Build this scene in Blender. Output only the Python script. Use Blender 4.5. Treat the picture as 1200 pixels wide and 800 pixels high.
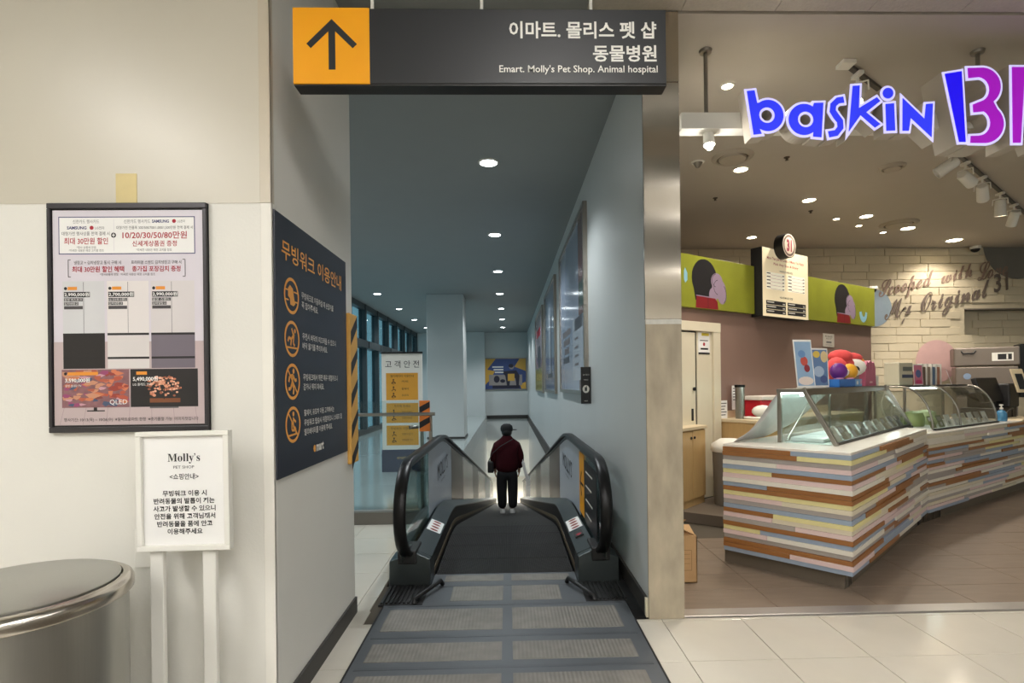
import bpy, math, random
from mathutils import Vector, Matrix
random.seed(7)
PI = math.pi
scene = bpy.context.scene
for o in list(bpy.data.objects): bpy.data.objects.remove(o)
COL = scene.collection

# ------------------------------------------------------------------ camera
cam_d = bpy.data.cameras.new('camera'); cam = bpy.data.objects.new('camera', cam_d); COL.objects.link(cam)
F_PX = 640.0; YAW = 0.024; ROLL = -0.012
cam_d.sensor_fit = 'HORIZONTAL'; cam_d.sensor_width = 36.0; cam_d.lens = 36.0 * F_PX / 1200.0
cam_d.clip_start = 0.05; cam_d.clip_end = 200
cx, cy = 595 + F_PX * math.tan(YAW), 450.0
cam_d.shift_x = (600 - cx) / 1200.0; cam_d.shift_y = (cy - 400) / 1200.0
cam.matrix_world = Matrix.Translation((0, 0, 1.5)) @ Matrix.Rotation(-YAW, 4, 'Z') @ Matrix.Rotation(PI / 2, 4, 'X') @ Matrix.Rotation(ROLL, 4, 'Z')
scene.camera = cam

# ------------------------------------------------------------------ world, exposure
wd = bpy.data.worlds.new('dusk'); scene.world = wd; wd.use_nodes = True
bg = wd.node_tree.nodes['Background']; bg.inputs[0].default_value = (0.24, 0.335, 0.375, 1); bg.inputs[1].default_value = 1.3
vs = scene.view_settings
vs.view_transform = 'Standard'; vs.look = 'None'; vs.gamma = 1.0; vs.use_curve_mapping = False
vs.exposure = 1.0

# luminaire strengths (W/m2-like emission of the lamps the place has)
E_CONC = 14.0      # concourse ceiling panels behind the camera
E_CORR = 80.0     # corridor downlight lamps (W)
E_SHOP = 50.0     # shop downlight lamps (W)
E_LOW = 17.0       # lower hall panels

# ------------------------------------------------------------------ materials
def lin(c):
    return tuple(((x / 255) / 12.92 if x / 255 <= 0.04045 else ((x / 255 + 0.055) / 1.055) ** 2.4) for x in c)
MATS = {}
def mat(name, rgb, rough=0.5, metal=0.0, var=0.05, scale=8.0, bump=0.0, bscale=60.0, emis=0.0, stretch=None, spec=None, coat=0.0):
    if name in MATS: return MATS[name]
    m = bpy.data.materials.new(name); m.use_nodes = True; nt = m.node_tree; N = nt.nodes; L = nt.links
    b = N['Principled BSDF']; c = lin(rgb)
    tc = N.new('ShaderNodeTexCoord'); mp = N.new('ShaderNodeMapping'); L.new(tc.outputs['Object'], mp.inputs[0])
    if stretch: mp.inputs['Scale'].default_value = stretch
    nz = N.new('ShaderNodeTexNoise'); nz.inputs['Scale'].default_value = scale; nz.inputs['Detail'].default_value = 4
    L.new(mp.outputs[0], nz.inputs['Vector'])
    mx = N.new('ShaderNodeMix'); mx.data_type = 'RGBA'
    mx.inputs[6].default_value = tuple(max(0, x * (1 - var)) for x in c) + (1,)
    mx.inputs[7].default_value = tuple(min(1, x * (1 + var)) for x in c) + (1,)
    L.new(nz.outputs[0], mx.inputs[0]); L.new(mx.outputs[2], b.inputs['Base Color'])
    b.inputs['Roughness'].default_value = rough; b.inputs['Metallic'].default_value = metal
    if spec is not None: b.inputs['Specular IOR Level'].default_value = spec
    if coat: b.inputs['Coat Weight'].default_value = coat; b.inputs['Coat Roughness'].default_value = 0.08
    if emis:
        L.new(mx.outputs[2], b.inputs['Emission Color']); b.inputs['Emission Strength'].default_value = emis
    if bump:
        n2 = N.new('ShaderNodeTexNoise'); n2.inputs['Scale'].default_value = bscale; L.new(mp.outputs[0], n2.inputs['Vector'])
        bp = N.new('ShaderNodeBump'); bp.inputs['Strength'].default_value = bump; bp.inputs['Distance'].default_value = 0.01
        L.new(n2.outputs[0], bp.inputs['Height']); L.new(bp.outputs[0], b.inputs['Normal'])
    MATS[name] = m; return m
def glass_mat(name, tint=(225, 240, 238), base=0.03, rough=0.02):
    m = bpy.data.materials.new(name); m.use_nodes = True; nt = m.node_tree; N = nt.nodes; L = nt.links
    for n in list(N): N.remove(n)
    out = N.new('ShaderNodeOutputMaterial'); mix = N.new('ShaderNodeMixShader'); lw = N.new('ShaderNodeLayerWeight'); lw.inputs[0].default_value = 0.5
    pw_ = N.new('ShaderNodeMath'); pw_.operation = 'POWER'; pw_.inputs[1].default_value = 4.0; L.new(lw.outputs['Facing'], pw_.inputs[0])
    ma = N.new('ShaderNodeMath'); ma.operation = 'MULTIPLY_ADD'; ma.inputs[1].default_value = 0.75; ma.inputs[2].default_value = base; L.new(pw_.outputs[0], ma.inputs[0])
    tr = N.new('ShaderNodeBsdfTransparent'); tr.inputs[0].default_value = lin(tint) + (1,)
    gl = N.new('ShaderNodeBsdfGlossy'); gl.inputs['Roughness'].default_value = rough
    L.new(ma.outputs[0], mix.inputs[0]); L.new(tr.outputs[0], mix.inputs[1]); L.new(gl.outputs[0], mix.inputs[2]); L.new(mix.outputs[0], out.inputs[0])
    MATS[name] = m; return m
def wave_mat(name, rgb, rough, metal, wscale, direction='X', strength=0.6, var=0.2, mud=None, dist=0.004):
    m = mat(name, rgb, rough, metal, var, 12.0); nt = m.node_tree; N = nt.nodes; L = nt.links; b = N['Principled BSDF']
    tc = N.new('ShaderNodeTexCoord'); w = N.new('ShaderNodeTexWave'); w.bands_direction = direction; w.inputs['Scale'].default_value = wscale
    w.inputs['Distortion'].default_value = 0.0
    L.new(tc.outputs['Object'], w.inputs['Vector']); bp = N.new('ShaderNodeBump'); bp.inputs['Strength'].default_value = strength; bp.inputs['Distance'].default_value = dist
    L.new(w.outputs[0], bp.inputs['Height']); L.new(bp.outputs[0], b.inputs['Normal']); return m
def wood_mat(name, rgb, dark, rough=0.45, stretch=(1.2, 18, 18)):
    m = mat(name, rgb, rough, 0, 0.1, 3.0, stretch=stretch); N = m.node_tree.nodes
    mx = [n for n in N if n.bl_idname == 'ShaderNodeMix'][0]; mx.inputs[6].default_value = lin(dark) + (1,); mx.inputs[7].default_value = lin(rgb) + (1,)
    nz = [n for n in N if n.bl_idname == 'ShaderNodeTexNoise'][0]; nz.inputs['Detail'].default_value = 8; nz.inputs['Distortion'].default_value = 0.8
    return m

white_paint = mat('white_paint', (224, 222, 214), 0.5, 0, 0.03, 3, 0.08, 90)
beige_gloss = mat('beige_gloss_paint', (202, 196, 180), 0.33, 0, 0.04, 2, 0.05, 14)
dark_base = mat('dark_rubber_base', (52, 50, 47), 0.5, 0, 0.1, 10)
corr_paint = mat('corridor_paint', (200, 204, 202), 0.38, 0, 0.03, 2, 0.05, 40)
ceil_paint = mat('ceiling_paint', (150, 154, 152), 0.8, 0, 0.03, 3)
acoustic = mat('acoustic_tile', (190, 182, 168), 0.9, 0, 0.12, 60, 0.6, 45)
shop_ceil = mat('shop_ceiling_paint', (188, 180, 168), 0.8, 0, 0.03, 3)
tile_beige = mat('polished_beige_tile', (206, 200, 187), 0.13, 0, 0.05, 5, 0.012, 6)
tile_shop = mat('taupe_shop_tile', (132, 116, 101), 0.42, 0, 0.24, 4, 0.03, 30, stretch=(1, 5, 1))
tile_grey = mat('grey_platform_floor', (150, 158, 156), 0.12, 0, 0.06, 3, 0.015, 5)
grout = mat('dark_grout', (84, 76, 64), 0.8)
steel = mat('brushed_steel', (182, 182, 177), 0.36, 1.0, 0.06, 3, 0.04, 40, stretch=(60, 60, 1.5))
steel_h = mat('polished_steel', (194, 188, 178), 0.24, 1.0, 0.05, 2, 0.05, 3)
pillar_steel = wave_mat('pillar_steel', (205, 196, 182), 0.24, 1.0, 0.5, 'Z', 0.6, 0.05, dist=0.05)
sill_steel = mat('sill_steel', (205, 200, 195), 0.35, 0.75, 0.1, 6, 0.1, 5)
frame_steel = mat('frame_steel', (150, 146, 138), 0.32, 1.0, 0.05, 5)
deck_steel = mat('deck_steel', (84, 91, 92), 0.33, 0.9, 0.08, 6)
dark_steel = mat('dark_skirt_steel', (40, 41, 41), 0.42, 0.85, 0.1, 6)
concrete = mat('stone_cladding', (172, 160, 138), 0.55, 0, 0.5, 9, 0.2, 30, stretch=(1, 1, 0.4))
rubber = mat('handrail_rubber', (15, 15, 15), 0.36, 0, 0.1, 10, spec=0.3)
black = mat('black_plastic', (24, 23, 23), 0.45, 0, 0.1, 10)
charcoal = mat('charcoal_sign', (36, 37, 39), 0.42, 0, 0.04, 10)
navy = mat('navy_sign', (38, 42, 53), 0.38, 0, 0.05, 8)
orange = mat('sign_orange', (243, 165, 8), 0.4, 0, 0.03, 8)
amber = mat('sign_amber', (226, 146, 46), 0.45, 0, 0.04, 8)
offwhite = mat('off_white', (232, 229, 220), 0.5, 0, 0.03, 10)
paper = mat('paper_white', (236, 235, 232), 0.6, 0, 0.02, 6)
white_gloss = mat('white_enamel', (230, 228, 220), 0.35, 0, 0.03, 8)
ink = mat('black_ink', (30, 28, 30), 0.6, 0, 0.02)
grey_ink = mat('grey_ink', (95, 92, 95), 0.6, 0, 0.02)
red_ink = mat('red_ink', (170, 28, 48), 0.6, 0, 0.03)
blue_ink = mat('blue_ink', (40, 45, 105), 0.6, 0, 0.03)
cream_wall = mat('cream_brick', (206, 193, 166), 0.75, 0, 0.08, 6, 0.25, 25)
brown_wall = mat('mauve_brown_laminate', (138, 112, 101), 0.42, 0, 0.05, 3)
cream_door = mat('cream_door', (218, 208, 184), 0.45, 0, 0.03, 6)
maple = wood_mat('maple_laminate', (206, 172, 120), (188, 152, 100), 0.4, (12, 12, 1.2))
maple_top = mat('maple_worktop', (214, 196, 164), 0.4, 0, 0.06, 8)
marble = mat('white_marble', (228, 222, 212), 0.22, 0, 0.07, 5)
taupe = mat('taupe_kick', (100, 90, 77), 0.5, 0, 0.06, 8)
cardboard = mat('cardboard', (188, 150, 104), 0.8, 0, 0.08, 20)
glass = glass_mat('clear_glass', (247, 251, 250))
glass_g = glass_mat('green_glass', (226, 240, 239))
glass_t = glass_mat('teal_glass', (186, 212, 218))
glass_t2 = glass_mat('guard_glass', (238, 246, 247))
emit_w = mat('lamp_white', (255, 250, 238), 0.5, emis=12.0, var=0)
emit_warm = mat('lamp_warm', (255, 238, 205), 0.5, emis=14.0, var=0)
emit_cool = mat('lamp_cool', (240, 250, 255), 0.5, emis=14.0, var=0)
emit_panel = mat('panel_diffuser', (255, 252, 248), 0.5, emis=E_CONC, var=0)
emit_low = mat('lower_panel_diffuser', (255, 250, 240), 0.5, emis=E_LOW, var=0)
emit_tube = mat('case_tube', (235, 255, 250), 0.5, emis=14.0, var=0)

# ------------------------------------------------------------------ geometry helpers
class Fr:
    """flat design frame: design x to the right, y down, h out of the surface"""
    def __init__(s, o, ax, ay, n): s.o = Vector(o); s.ax = Vector(ax); s.ay = Vector(ay); s.n = Vector(n).normalized()
    def p(s, x, y, h=0.0): return s.o + s.ax * x + s.ay * y + s.n * h
WLOC = {}
class MB:
    def __init__(s): s.v = []; s.f = []; s.mi = []; s.mats = []
    def _m(s, m):
        if m not in s.mats: s.mats.append(m)
        return s.mats.index(m)
    def add(s, vs_, fs, m):
        k = len(s.v); s.v += [Vector(p) for p in vs_]; i = s._m(m)
        for f in fs: s.f.append([k + a for a in f]); s.mi.append(i)
        return s
    def box(s, a, b, m):
        x0, y0, z0 = a; x1, y1, z1 = b
        return s.add([(x0, y0, z0), (x1, y0, z0), (x1, y1, z0), (x0, y1, z0), (x0, y0, z1), (x1, y0, z1), (x1, y1, z1), (x0, y1, z1)],
              [(3, 2, 1, 0), (4, 5, 6, 7), (0, 1, 5, 4), (1, 2, 6, 5), (2, 3, 7, 6), (3, 0, 4, 7)], m)
    def obox(s, o, u, v, w, m):
        o, u, v, w = Vector(o), Vector(u), Vector(v), Vector(w)
        P = [o, o + u, o + u + v, o + v]; P += [p + w for p in P]
        fs = [(3, 2, 1, 0), (4, 5, 6, 7), (0, 1, 5, 4), (1, 2, 6, 5), (2, 3, 7, 6), (3, 0, 4, 7)]
        if u.cross(v).dot(w) < 0: fs = [tuple(reversed(f)) for f in fs]
        return s.add(P, fs, m)
    def bar(s, p, q, w, h, m, up=(0, 0, 1)):
        p, q = Vector(p), Vector(q); d = (q - p); up = Vector(up)
        sx = d.cross(up).normalized(); sy = sx.cross(d).normalized()
        return s.obox(p - sx * w / 2 - sy * h / 2, sx * w, sy * h, d, m)
    def prism(s, pts, z0, z1, m):          # horizontal polygon extruded in z
        n = len(pts); P = [(x, y, z0) for x, y in pts] + [(x, y, z1) for x, y in pts]
        area = sum(pts[i][0] * pts[(i + 1) % n][1] - pts[(i + 1) % n][0] * pts[i][1] for i in range(n))
        fs = [tuple(range(n - 1, -1, -1)), tuple(range(n, 2 * n))] + [(i, (i + 1) % n, n + (i + 1) % n, n + i) for i in range(n)]
        if area < 0: fs = [tuple(reversed(f)) for f in fs]
        return s.add(P, fs, m)
    def cyl(s, p, q, r, m, r2=None, n=16):
        p, q = Vector(p), Vector(q); d = (q - p).normalized(); a = d.orthogonal().normalized(); b = d.cross(a); r2 = r if r2 is None else r2
        P = [p + (a * math.cos(2 * PI * i / n) + b * math.sin(2 * PI * i / n)) * r for i in range(n)] + [q + (a * math.cos(2 * PI * i / n) + b * math.sin(2 * PI * i / n)) * r2 for i in range(n)]
        return s.add(P, [tuple(range(n - 1, -1, -1)), tuple(range(n, 2 * n))] + [(i, (i + 1) % n, n + (i + 1) % n, n + i) for i in range(n)], m)
    def tube(s, pts, r, m, n=10):
        pts = [Vector(p) for p in pts]; P = []; prev = None; rr = r if isinstance(r, (list, tuple)) else [r] * len(pts)
        for i, p in enumerate(pts):
            d = (pts[min(i + 1, len(pts) - 1)] - pts[max(i - 1, 0)]).normalized()
            if prev is None: a = d.orthogonal().normalized()
            else: a = (prev - d * prev.dot(d)).normalized()
            prev = a; b = d.cross(a)
            P += [p + (a * math.cos(2 * PI * k / n) + b * math.sin(2 * PI * k / n)) * rr[i] for k in range(n)]
        fs = [(i * n + k, i * n + (k + 1) % n, (i + 1) * n + (k + 1) % n, (i + 1) * n + k) for i in range(len(pts) - 1) for k in range(n)]
        fs += [tuple(range(n - 1, -1, -1)), tuple(range((len(pts) - 1) * n, len(pts) * n))]
        return s.add(P, fs, m)
    def lathe(s, prof, c, m, n=28, axis=None):
        c = Vector(c); R = Vector((0, 0, 1)).rotation_difference(Vector(axis)).to_matrix() if axis else Matrix.Identity(3); P = []
        for r, z in prof: P += [c + R @ Vector((r * math.cos(2 * PI * k / n), r * math.sin(2 * PI * k / n), z)) for k in range(n)]
        fs = [(i * n + k, i * n + (k + 1) % n, (i + 1) * n + (k + 1) % n, (i + 1) * n + k) for i in range(len(prof) - 1) for k in range(n)]
        return s.add(P, fs, m)
    def sph(s, c, r, m, n=14):
        rx, ry, rz = r if isinstance(r, (list, tuple)) else (r, r, r); c = Vector(c); P = []; k = n // 2
        for i in range(k + 1):
            t = PI * i / k
            P += [c + Vector((rx * math.sin(t) * math.cos(2 * PI * j / n), ry * math.sin(t) * math.sin(2 * PI * j / n), -rz * math.cos(t))) for j in range(n)]
        return s.add(P, [(i * n + j, i * n + (j + 1) % n, (i + 1) * n + (j + 1) % n, (i + 1) * n + j) for i in range(k) for j in range(n)], m)
    def sweep(s, prof, path, m, closed=True, cap=True):
        """prof: points (x, n) ; path: (y, z, x0); n is measured along the path's normal in the YZ plane"""
        n = len(prof); P = []
        for i, (y, z, x0) in enumerate(path):
            a = path[max(i - 1, 0)]; b = path[min(i + 1, len(path) - 1)]; t = Vector((b[0] - a[0], b[1] - a[1])).normalized(); nr = Vector((-t.y, t.x))
            P += [(x0 + px, y + nr.x * pn, z + nr.y * pn) for px, pn in prof]
        kk = n if closed else n - 1
        fs = [(i * n + k, (i + 1) * n + k, (i + 1) * n + (k + 1) % n, i * n + (k + 1) % n) for i in range(len(path) - 1) for k in range(kk)]
        if cap and closed: fs += [tuple(range(n)), tuple(reversed(range((len(path) - 1) * n, len(path) * n)))]
        return s.add(P, fs, m)
    # ---- flat print on a frame
    def rect(s, fr, x0, y0, x1, y1, h, m): return s.add([fr.p(x0, y1, h), fr.p(x1, y1, h), fr.p(x1, y0, h), fr.p(x0, y0, h)], [(0, 1, 2, 3)], m)
    def poly(s, fr, pts, h, m): return s.add([fr.p(x, y, h) for x, y in pts], [tuple(range(len(pts)))], m)
    def slab(s, fr, x0, y0, x1, y1, h0, h1, m): return s.obox(fr.p(x0, y1, h0), fr.p(x1, y1, h0) - fr.p(x0, y1, h0), fr.p(x0, y0, h0) - fr.p(x0, y1, h0), fr.n * (h1 - h0), m)
    def pslab(s, fr, pts, h0, h1, m):
        n = len(pts); P = [fr.p(x, y, h0) for x, y in pts] + [fr.p(x, y, h1) for x, y in pts]
        return s.add(P, [tuple(range(n - 1, -1, -1)), tuple(range(n, 2 * n))] + [(i, (i + 1) % n, n + (i + 1) % n, n + i) for i in range(n)], m)
    def disc(s, fr, x, y, rx, ry, h, m, n=28): return s.poly(fr, [(x + rx * math.cos(2 * PI * k / n), y - ry * math.sin(2 * PI * k / n)) for k in range(n)], h, m)
    def ring(s, fr, x, y, rx, ry, w, h, m, n=32, wy=None):
        wy = w if wy is None else wy
        P = [fr.p(x + rx * math.cos(2 * PI * k / n), y - ry * math.sin(2 * PI * k / n), h) for k in range(n)] + [fr.p(x + (rx - w) * math.cos(2 * PI * k / n), y - (ry - wy) * math.sin(2 * PI * k / n), h) for k in range(n)]
        return s.add(P, [(k, (k + 1) % n, n + (k + 1) % n, n + k) for k in range(n)], m)
    def line(s, fr, pts, w, h, m):
        for (xa, ya), (xb, yb) in zip(pts[:-1], pts[1:]):
            d = Vector((xb - xa, yb - ya)); q = Vector((-d.y, d.x)).normalized() * w / 2
            s.poly(fr, [(xa + q.x, ya + q.y), (xa - q.x, ya - q.y), (xb - q.x, yb - q.y), (xb + q.x, yb + q.y)], h, m)
        return s
    def text(s, fr, body, x0, y0, x1, y1, h, m, bold=0.0, depth=0.0, rot=0.0):
        vv, ff = font_mesh(body, bold)
        if not vv: return s
        ax = min(p[0] for p in vv); bx = max(p[0] for p in vv); ay = min(p[1] for p in vv); by = max(p[1] for p in vv)
        P = []
        for px, py in vv:
            X = x0 + (px - ax) / (bx - ax) * (x1 - x0); Y = y1 - (py - ay) / (by - ay) * (y1 - y0)
            if rot: Y -= (X - x0) * rot
            P.append(fr.p(X, Y, h))
        return s.add(P, ff, m)
    def build(s, name, parent=None, bevel=0.0, smooth=None, loc=None):
        me = bpy.data.meshes.new(name)
        if parent is not None: o0 = WLOC[parent.name]
        elif loc is not None: o0 = Vector(loc)
        else:
            xs = [p.x for p in s.v]; ys = [p.y for p in s.v]; zs = [p.z for p in s.v]
            o0 = Vector(((min(xs) + max(xs)) / 2, (min(ys) + max(ys)) / 2, min(zs)))
        me.from_pydata([tuple(p - o0) for p in s.v], [], s.f); 
        for m in s.mats: me.materials.append(m)
        me.polygons.foreach_set('material_index', s.mi)
        if smooth:
            me.polygons.foreach_set('use_smooth', [True] * len(me.polygons)); me.set_sharp_from_angle(angle=math.radians(smooth))
        me.update()
        ob = bpy.data.objects.new(name, me); COL.objects.link(ob); WLOC[ob.name] = o0
        if parent is not None: ob.parent = parent
        else: ob.location = o0
        if bevel:
            bv = ob.modifiers.new('bevel', 'BEVEL'); bv.width = bevel; bv.segments = 2; bv.limit_method = 'ANGLE'
        return ob
FONTC = {}
def font_mesh(body, bold=0.0):
    key = (body, bold)
    if key in FONTC: return FONTC[key]
    cu = bpy.data.curves.new('t', 'FONT'); cu.body = body; cu.offset = bold; cu.resolution_u = 2; cu.fill_mode = 'FRONT'
    ob = bpy.data.objects.new('t', cu)
    me = bpy.data.meshes.new_from_object(ob)
    r = ([(v.co.x, v.co.y) for v in me.vertices], [tuple(p.vertices) for p in me.polygons])
    bpy.data.meshes.remove(me); bpy.data.objects.remove(ob); bpy.data.curves.remove(cu)
    FONTC[key] = r; return r
def tag(o, label, cat, group=None):
    o['label'] = label; o['category'] = cat
    if group: o['group'] = group
    return o
def thing(name, label, cat, loc, group=None):
    o = bpy.data.objects.new(name, None); COL.objects.link(o); o.location = loc; o.empty_display_size = 0.1
    WLOC[o.name] = Vector(loc); return tag(o, label, cat, group)
def struct(o): o['kind'] = 'structure'; return o
def inst(name, mesh_ob, parent, loc, rot=None):      # shares mesh data; loc in world
    o = bpy.data.objects.new(name, mesh_ob.data); COL.objects.link(o)
    o.parent = parent; o.location = Vector(loc) - (WLOC[parent.name] if parent else Vector((0, 0, 0)))
    if rot: o.rotation_euler = rot
    for md in mesh_ob.modifiers:
        nm = o.modifiers.new(md.name, md.type)
        if md.type == 'BEVEL': nm.width = md.width; nm.segments = md.segments; nm.limit_method = md.limit_method
    WLOC[o.name] = Vector(loc); return o
def lamp(name, kind, loc, energy, color=(1, 1, 1), size=0.1, rot=(0, 0, 0), spot=None, blend=0.5, parent=None):
    d = bpy.data.lights.new(name, kind); d.energy = energy; d.color = color
    if kind == 'AREA': d.shape = 'DISK'; d.size = size
    else: d.shadow_soft_size = size
    if kind == 'SPOT': d.spot_size = spot; d.spot_blend = blend
    o = bpy.data.objects.new(name, d); COL.objects.link(o); o.rotation_euler = rot
    if parent: o.parent = parent; o.location = Vector(loc) - WLOC[parent.name]
    else: o.location = loc
    return o

CONC_Z = 3.87; CORR_Z = 3.78; SHOP_Z = 3.85
XL = -1.03; XR = 0.885; YP = 3.46      # left wall side face, right wall face, shop front line
XC = -0.04                              # centre line of the moving walkway
# ================================================================== STRUCTURE
# ---- concourse floor with tiles
fl = struct(MB().box((-6, -6, -0.2), (XL, 2.43, -0.008), tile_beige).box((XL, -6, -0.2), (9, YP, -0.008), grout).box((-4.2, 3.65, -0.2), (-0.93, 5.96, -0.008), grout).box((XL, YP, -0.2), (-0.93, 3.66, -0.008), grout).box((-0.93, YP, -0.2), (XR, 4.12, -0.008), grout).build('floor', loc=(0, 0, 0)))
TILE0 = None
def tiles(rects, x_off, y_off, sx, sy, gap, material, parent, name='tile'):
    full = None
    for (rx0, ry0, rx1, ry1) in rects:
        i0 = math.floor((rx0 - x_off) / sx); i1 = math.ceil((rx1 - x_off) / sx); j0 = math.floor((ry0 - y_off) / sy); j1 = math.ceil((ry1 - y_off) / sy)
        for i in range(i0, i1):
            for j in range(j0, j1):
                a = x_off + i * sx + gap; b = x_off + (i + 1) * sx - gap; c = y_off + j * sy + gap; d = y_off + (j + 1) * sy - gap
                A, B_, C_, D_ = max(a, rx0), min(b, rx1), max(c, ry0), min(d, ry1)
                if B_ - A < 0.02 or D_ - C_ < 0.02: continue
                if (A, B_, C_, D_) == (a, b, c, d):
                    if full is None:
                        full = MB().box((-(sx / 2 - gap), -(sy / 2 - gap), -0.012), (sx / 2 - gap, sy / 2 - gap, 0), material).build(name, loc=(0, 0, 0), bevel=0.0015)
                        full.parent = parent; full.location = Vector(((a + b) / 2, (c + d) / 2, 0)) - WLOC[parent.name]
                    else: inst(name, full, parent, ((a + b) / 2, (c + d) / 2, 0))
                else:
                    MB().box((A, C_, -0.012), (B_, D_, 0), material).build(name, parent, bevel=0.0015)
tiles([(0.795, 1.9, 4.6, 3.445), (XL, 1.9, -0.865, 3.46), (-2.6, 3.65, -0.94, 5.94), (XL, 3.46, -0.93, 3.66)], 0.957, 2.915, 0.5, 0.5, 0.002, tile_beige, fl)

# ---- left wall block with two paint zones
wl = struct(MB().box((-6, 2.43, 0), (XL, 3.65, CONC_Z), white_paint).build('wall_left', loc=(-3.5, 3, 0)))
MB().box((-6, 2.427, 2.31), (XL, 2.43, CONC_Z), beige_gloss).build('upper_wall', wl)
tr1 = struct(MB().box((XL - 0.047, 2.424, 0), (XL + 0.004, 2.432, 2.31), offwhite).box((XL - 0.002, 2.424, 0), (XL + 0.004, 2.45, 2.31), offwhite).build('trim_1', bevel=0.002))
struct(MB().box((XL - 0.047, 2.421, 2.31), (XL + 0.004, 2.43, CONC_Z), mat('bead_beige', (200, 190, 170), 0.3)).box((XL - 0.002, 2.421, 2.31), (XL + 0.004, 2.45, CONC_Z), MATS['bead_beige']).build('trim_2', bevel=0.002))
struct(MB().box((XL, 2.43, 0), (XL + 0.014, 3.655, 0.105), dark_base).build('baseboard_left', bevel=0.002))
struct(MB().box((-6, 2.416, 0), (XL, 2.43, 0.105), dark_base).build('baseboard_front', bevel=0.002))
# ---- corridor right wall, with the walkway pit wall below it
wr = struct(MB().box((XR, YP, -5.2), (1.10, 24.0, CONC_Z), corr_paint).build('wall_right', loc=(1, 12, 0)))
struct(MB().box((XR - 0.02, 3.5, 0.0), (XR, 6.3, 0.12), dark_base).build('baseboard_right', bevel=0.002))
MB().box((XR - 0.02, 3.47, 0), (XR, 3.5, 0.12), cream_door).build('baseboard_end_block', wr, bevel=0.002)
struct(MB().box((XR - 0.03, 6.3, -0.12), (XR, 23.95, 0.14), dark_base).build('trim_3'))
# pillar cladding at the end of that wall
pf = Fr((0.878, 3.44, 3.85), (1, 0, 0), (0, 0, -1), (0, -1, 0))
pl = MB().box((0.878, 3.44, 0), (1.106, 3.462, 1.9), concrete).build('stone_cladding', wr, bevel=0.003)
MB().box((0.876, 3.436, 1.9), (1.108, 3.464, 3.4), pillar_steel).build('steel_cladding', wr, bevel=0.003)
MB().box((0.876, 3.436, 3.404), (1.108, 3.464, 3.85), pillar_steel).build('steel_cladding', wr, bevel=0.003)
MB().box((0.877, 3.438, 1.87), (1.107, 3.441, 1.935), mat('pale_plaster', (206, 204, 196), 0.7, 0, 0.2, 30)).build('plaster_patch', wr)
MB().box((1.10, 3.446, 0), (1.108, 3.62, 3.85), steel_h).build('steel_corner', wr)
# ---- ceilings
struct(MB().box((-6, -6, CONC_Z), (9, YP, 4.05), ceil_paint).build('ceiling', loc=(0, 0, CONC_Z)))
ct = bpy.data.objects['ceiling']
fullp = None
for i in range(8):
    for j in range(2):
        a = 1.13 - 0.6 + i * 0.6; b = 3.445 - 0.6 * j
        MB().box((a + 0.002, b - 0.598, CONC_Z - 0.012), (a + 0.598, b - 0.002, CONC_Z + 0.001), acoustic).build('ceiling_tile', ct, bevel=0.002)
struct(MB().box((-4.2, YP, CORR_Z), (XR, 24.2, 3.99), ceil_paint).build('ceiling_corridor', loc=(-1.6, 12, CORR_Z)))
struct(MB().box((1.10, YP, SHOP_Z), (11, 10.4, 4.05), shop_ceil).build('ceiling_shop', loc=(6, 6, SHOP_Z)))
# ---- corridor far end, left side, platform
struct(MB().box((-4.2, 24.0, -0.95), (1.1, 24.3, 4.0), corr_paint).build('wall_far', loc=(-1.5, 24, 0)))
struct(MB().box((-1.9, 23.7, 0.15), (-0.98, 24.0, CORR_Z), corr_paint).build('wall_pier'))
pf_ = struct(MB().box((-4.2, 5.96, -0.3), (-0.93, 24.0, 0.15), tile_grey).build('floor_platform', loc=(-2.5, 12, 0)))
MB().box((-4.2, 5.945, 0.0), (-0.92, 5.96, 0.13), mat('step_riser', (118, 112, 104), 0.5)).build('riser', pf_)
MB().box((-4.2, 5.94, 0.13), (-0.92, 6.0, 0.152), mat('step_nosing', (140, 142, 140), 0.35, 0.6)).build('nosing', pf_, bevel=0.003)
struct(MB().box((-0.98, 6.05, -5.2), (-0.93, 24.0, 0.148), corr_paint).build('wall_pit', loc=(-0.95, 12, -5)))
struct(MB().box((-0.93, 23.93, 0.0), (XR, 24.0, 0.15), dark_base).build('trim_4'))
struct(MB().box((-2.02, 13.75, 0.15), (-1.1, 14.7, CORR_Z), corr_paint).box((-2.04, 13.73, 0.15), (-1.08, 14.72, 0.2), dark_base).build('wall_column', bevel=0.01))
struct(MB().box((-4.3, 3.65, 0), (-4.1, 9.6, 4.0), corr_paint).build('wall_side', loc=(-4.2, 6, 0)))
# curtain wall: mullions, transoms and panes along the left side
cw = struct(MB().box((-4.12, 9.6, 0.15), (-3.98, 24.0, 0.3), dark_base).build('window_1', loc=(-4.05, 16, 0.15)))
mull = mat('mullion_grey', (72, 78, 80), 0.4, 0.5)
nb = 10; bw = (24.0 - 9.6) / nb
for i in range(nb + 1):
    y = 9.6 + i * bw
    MB().box((-4.13, y - 0.05, 0.3), (-3.93, y + 0.05, CORR_Z), mull).build('mullion', cw)
    if i < nb:
        MB().box((-4.06, y + 0.05, 0.3), (-4.045, y + bw - 0.05, 2.55), glass_t).build('pane', cw)
        MB().box((-4.06, y + 0.05, 2.75), (-4.045, y + bw - 0.05, CORR_Z - 0.15), glass_t).build('pane', cw)
        MB().box((-4.12, y + 0.05, 2.55), (-3.86, y + bw - 0.05, 2.75), mull).build('transom', cw)
        MB().box((-4.12, y + 0.05, CORR_Z - 0.15), (-3.95, y + bw - 0.05, CORR_Z), mull).build('head_rail', cw)
struct(MB().box((-1.0, 4.1, -5.4), (1.0, 24.0, -5.2), dark_base).build('floor_pit', loc=(0, 14, -5.4)))
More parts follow.
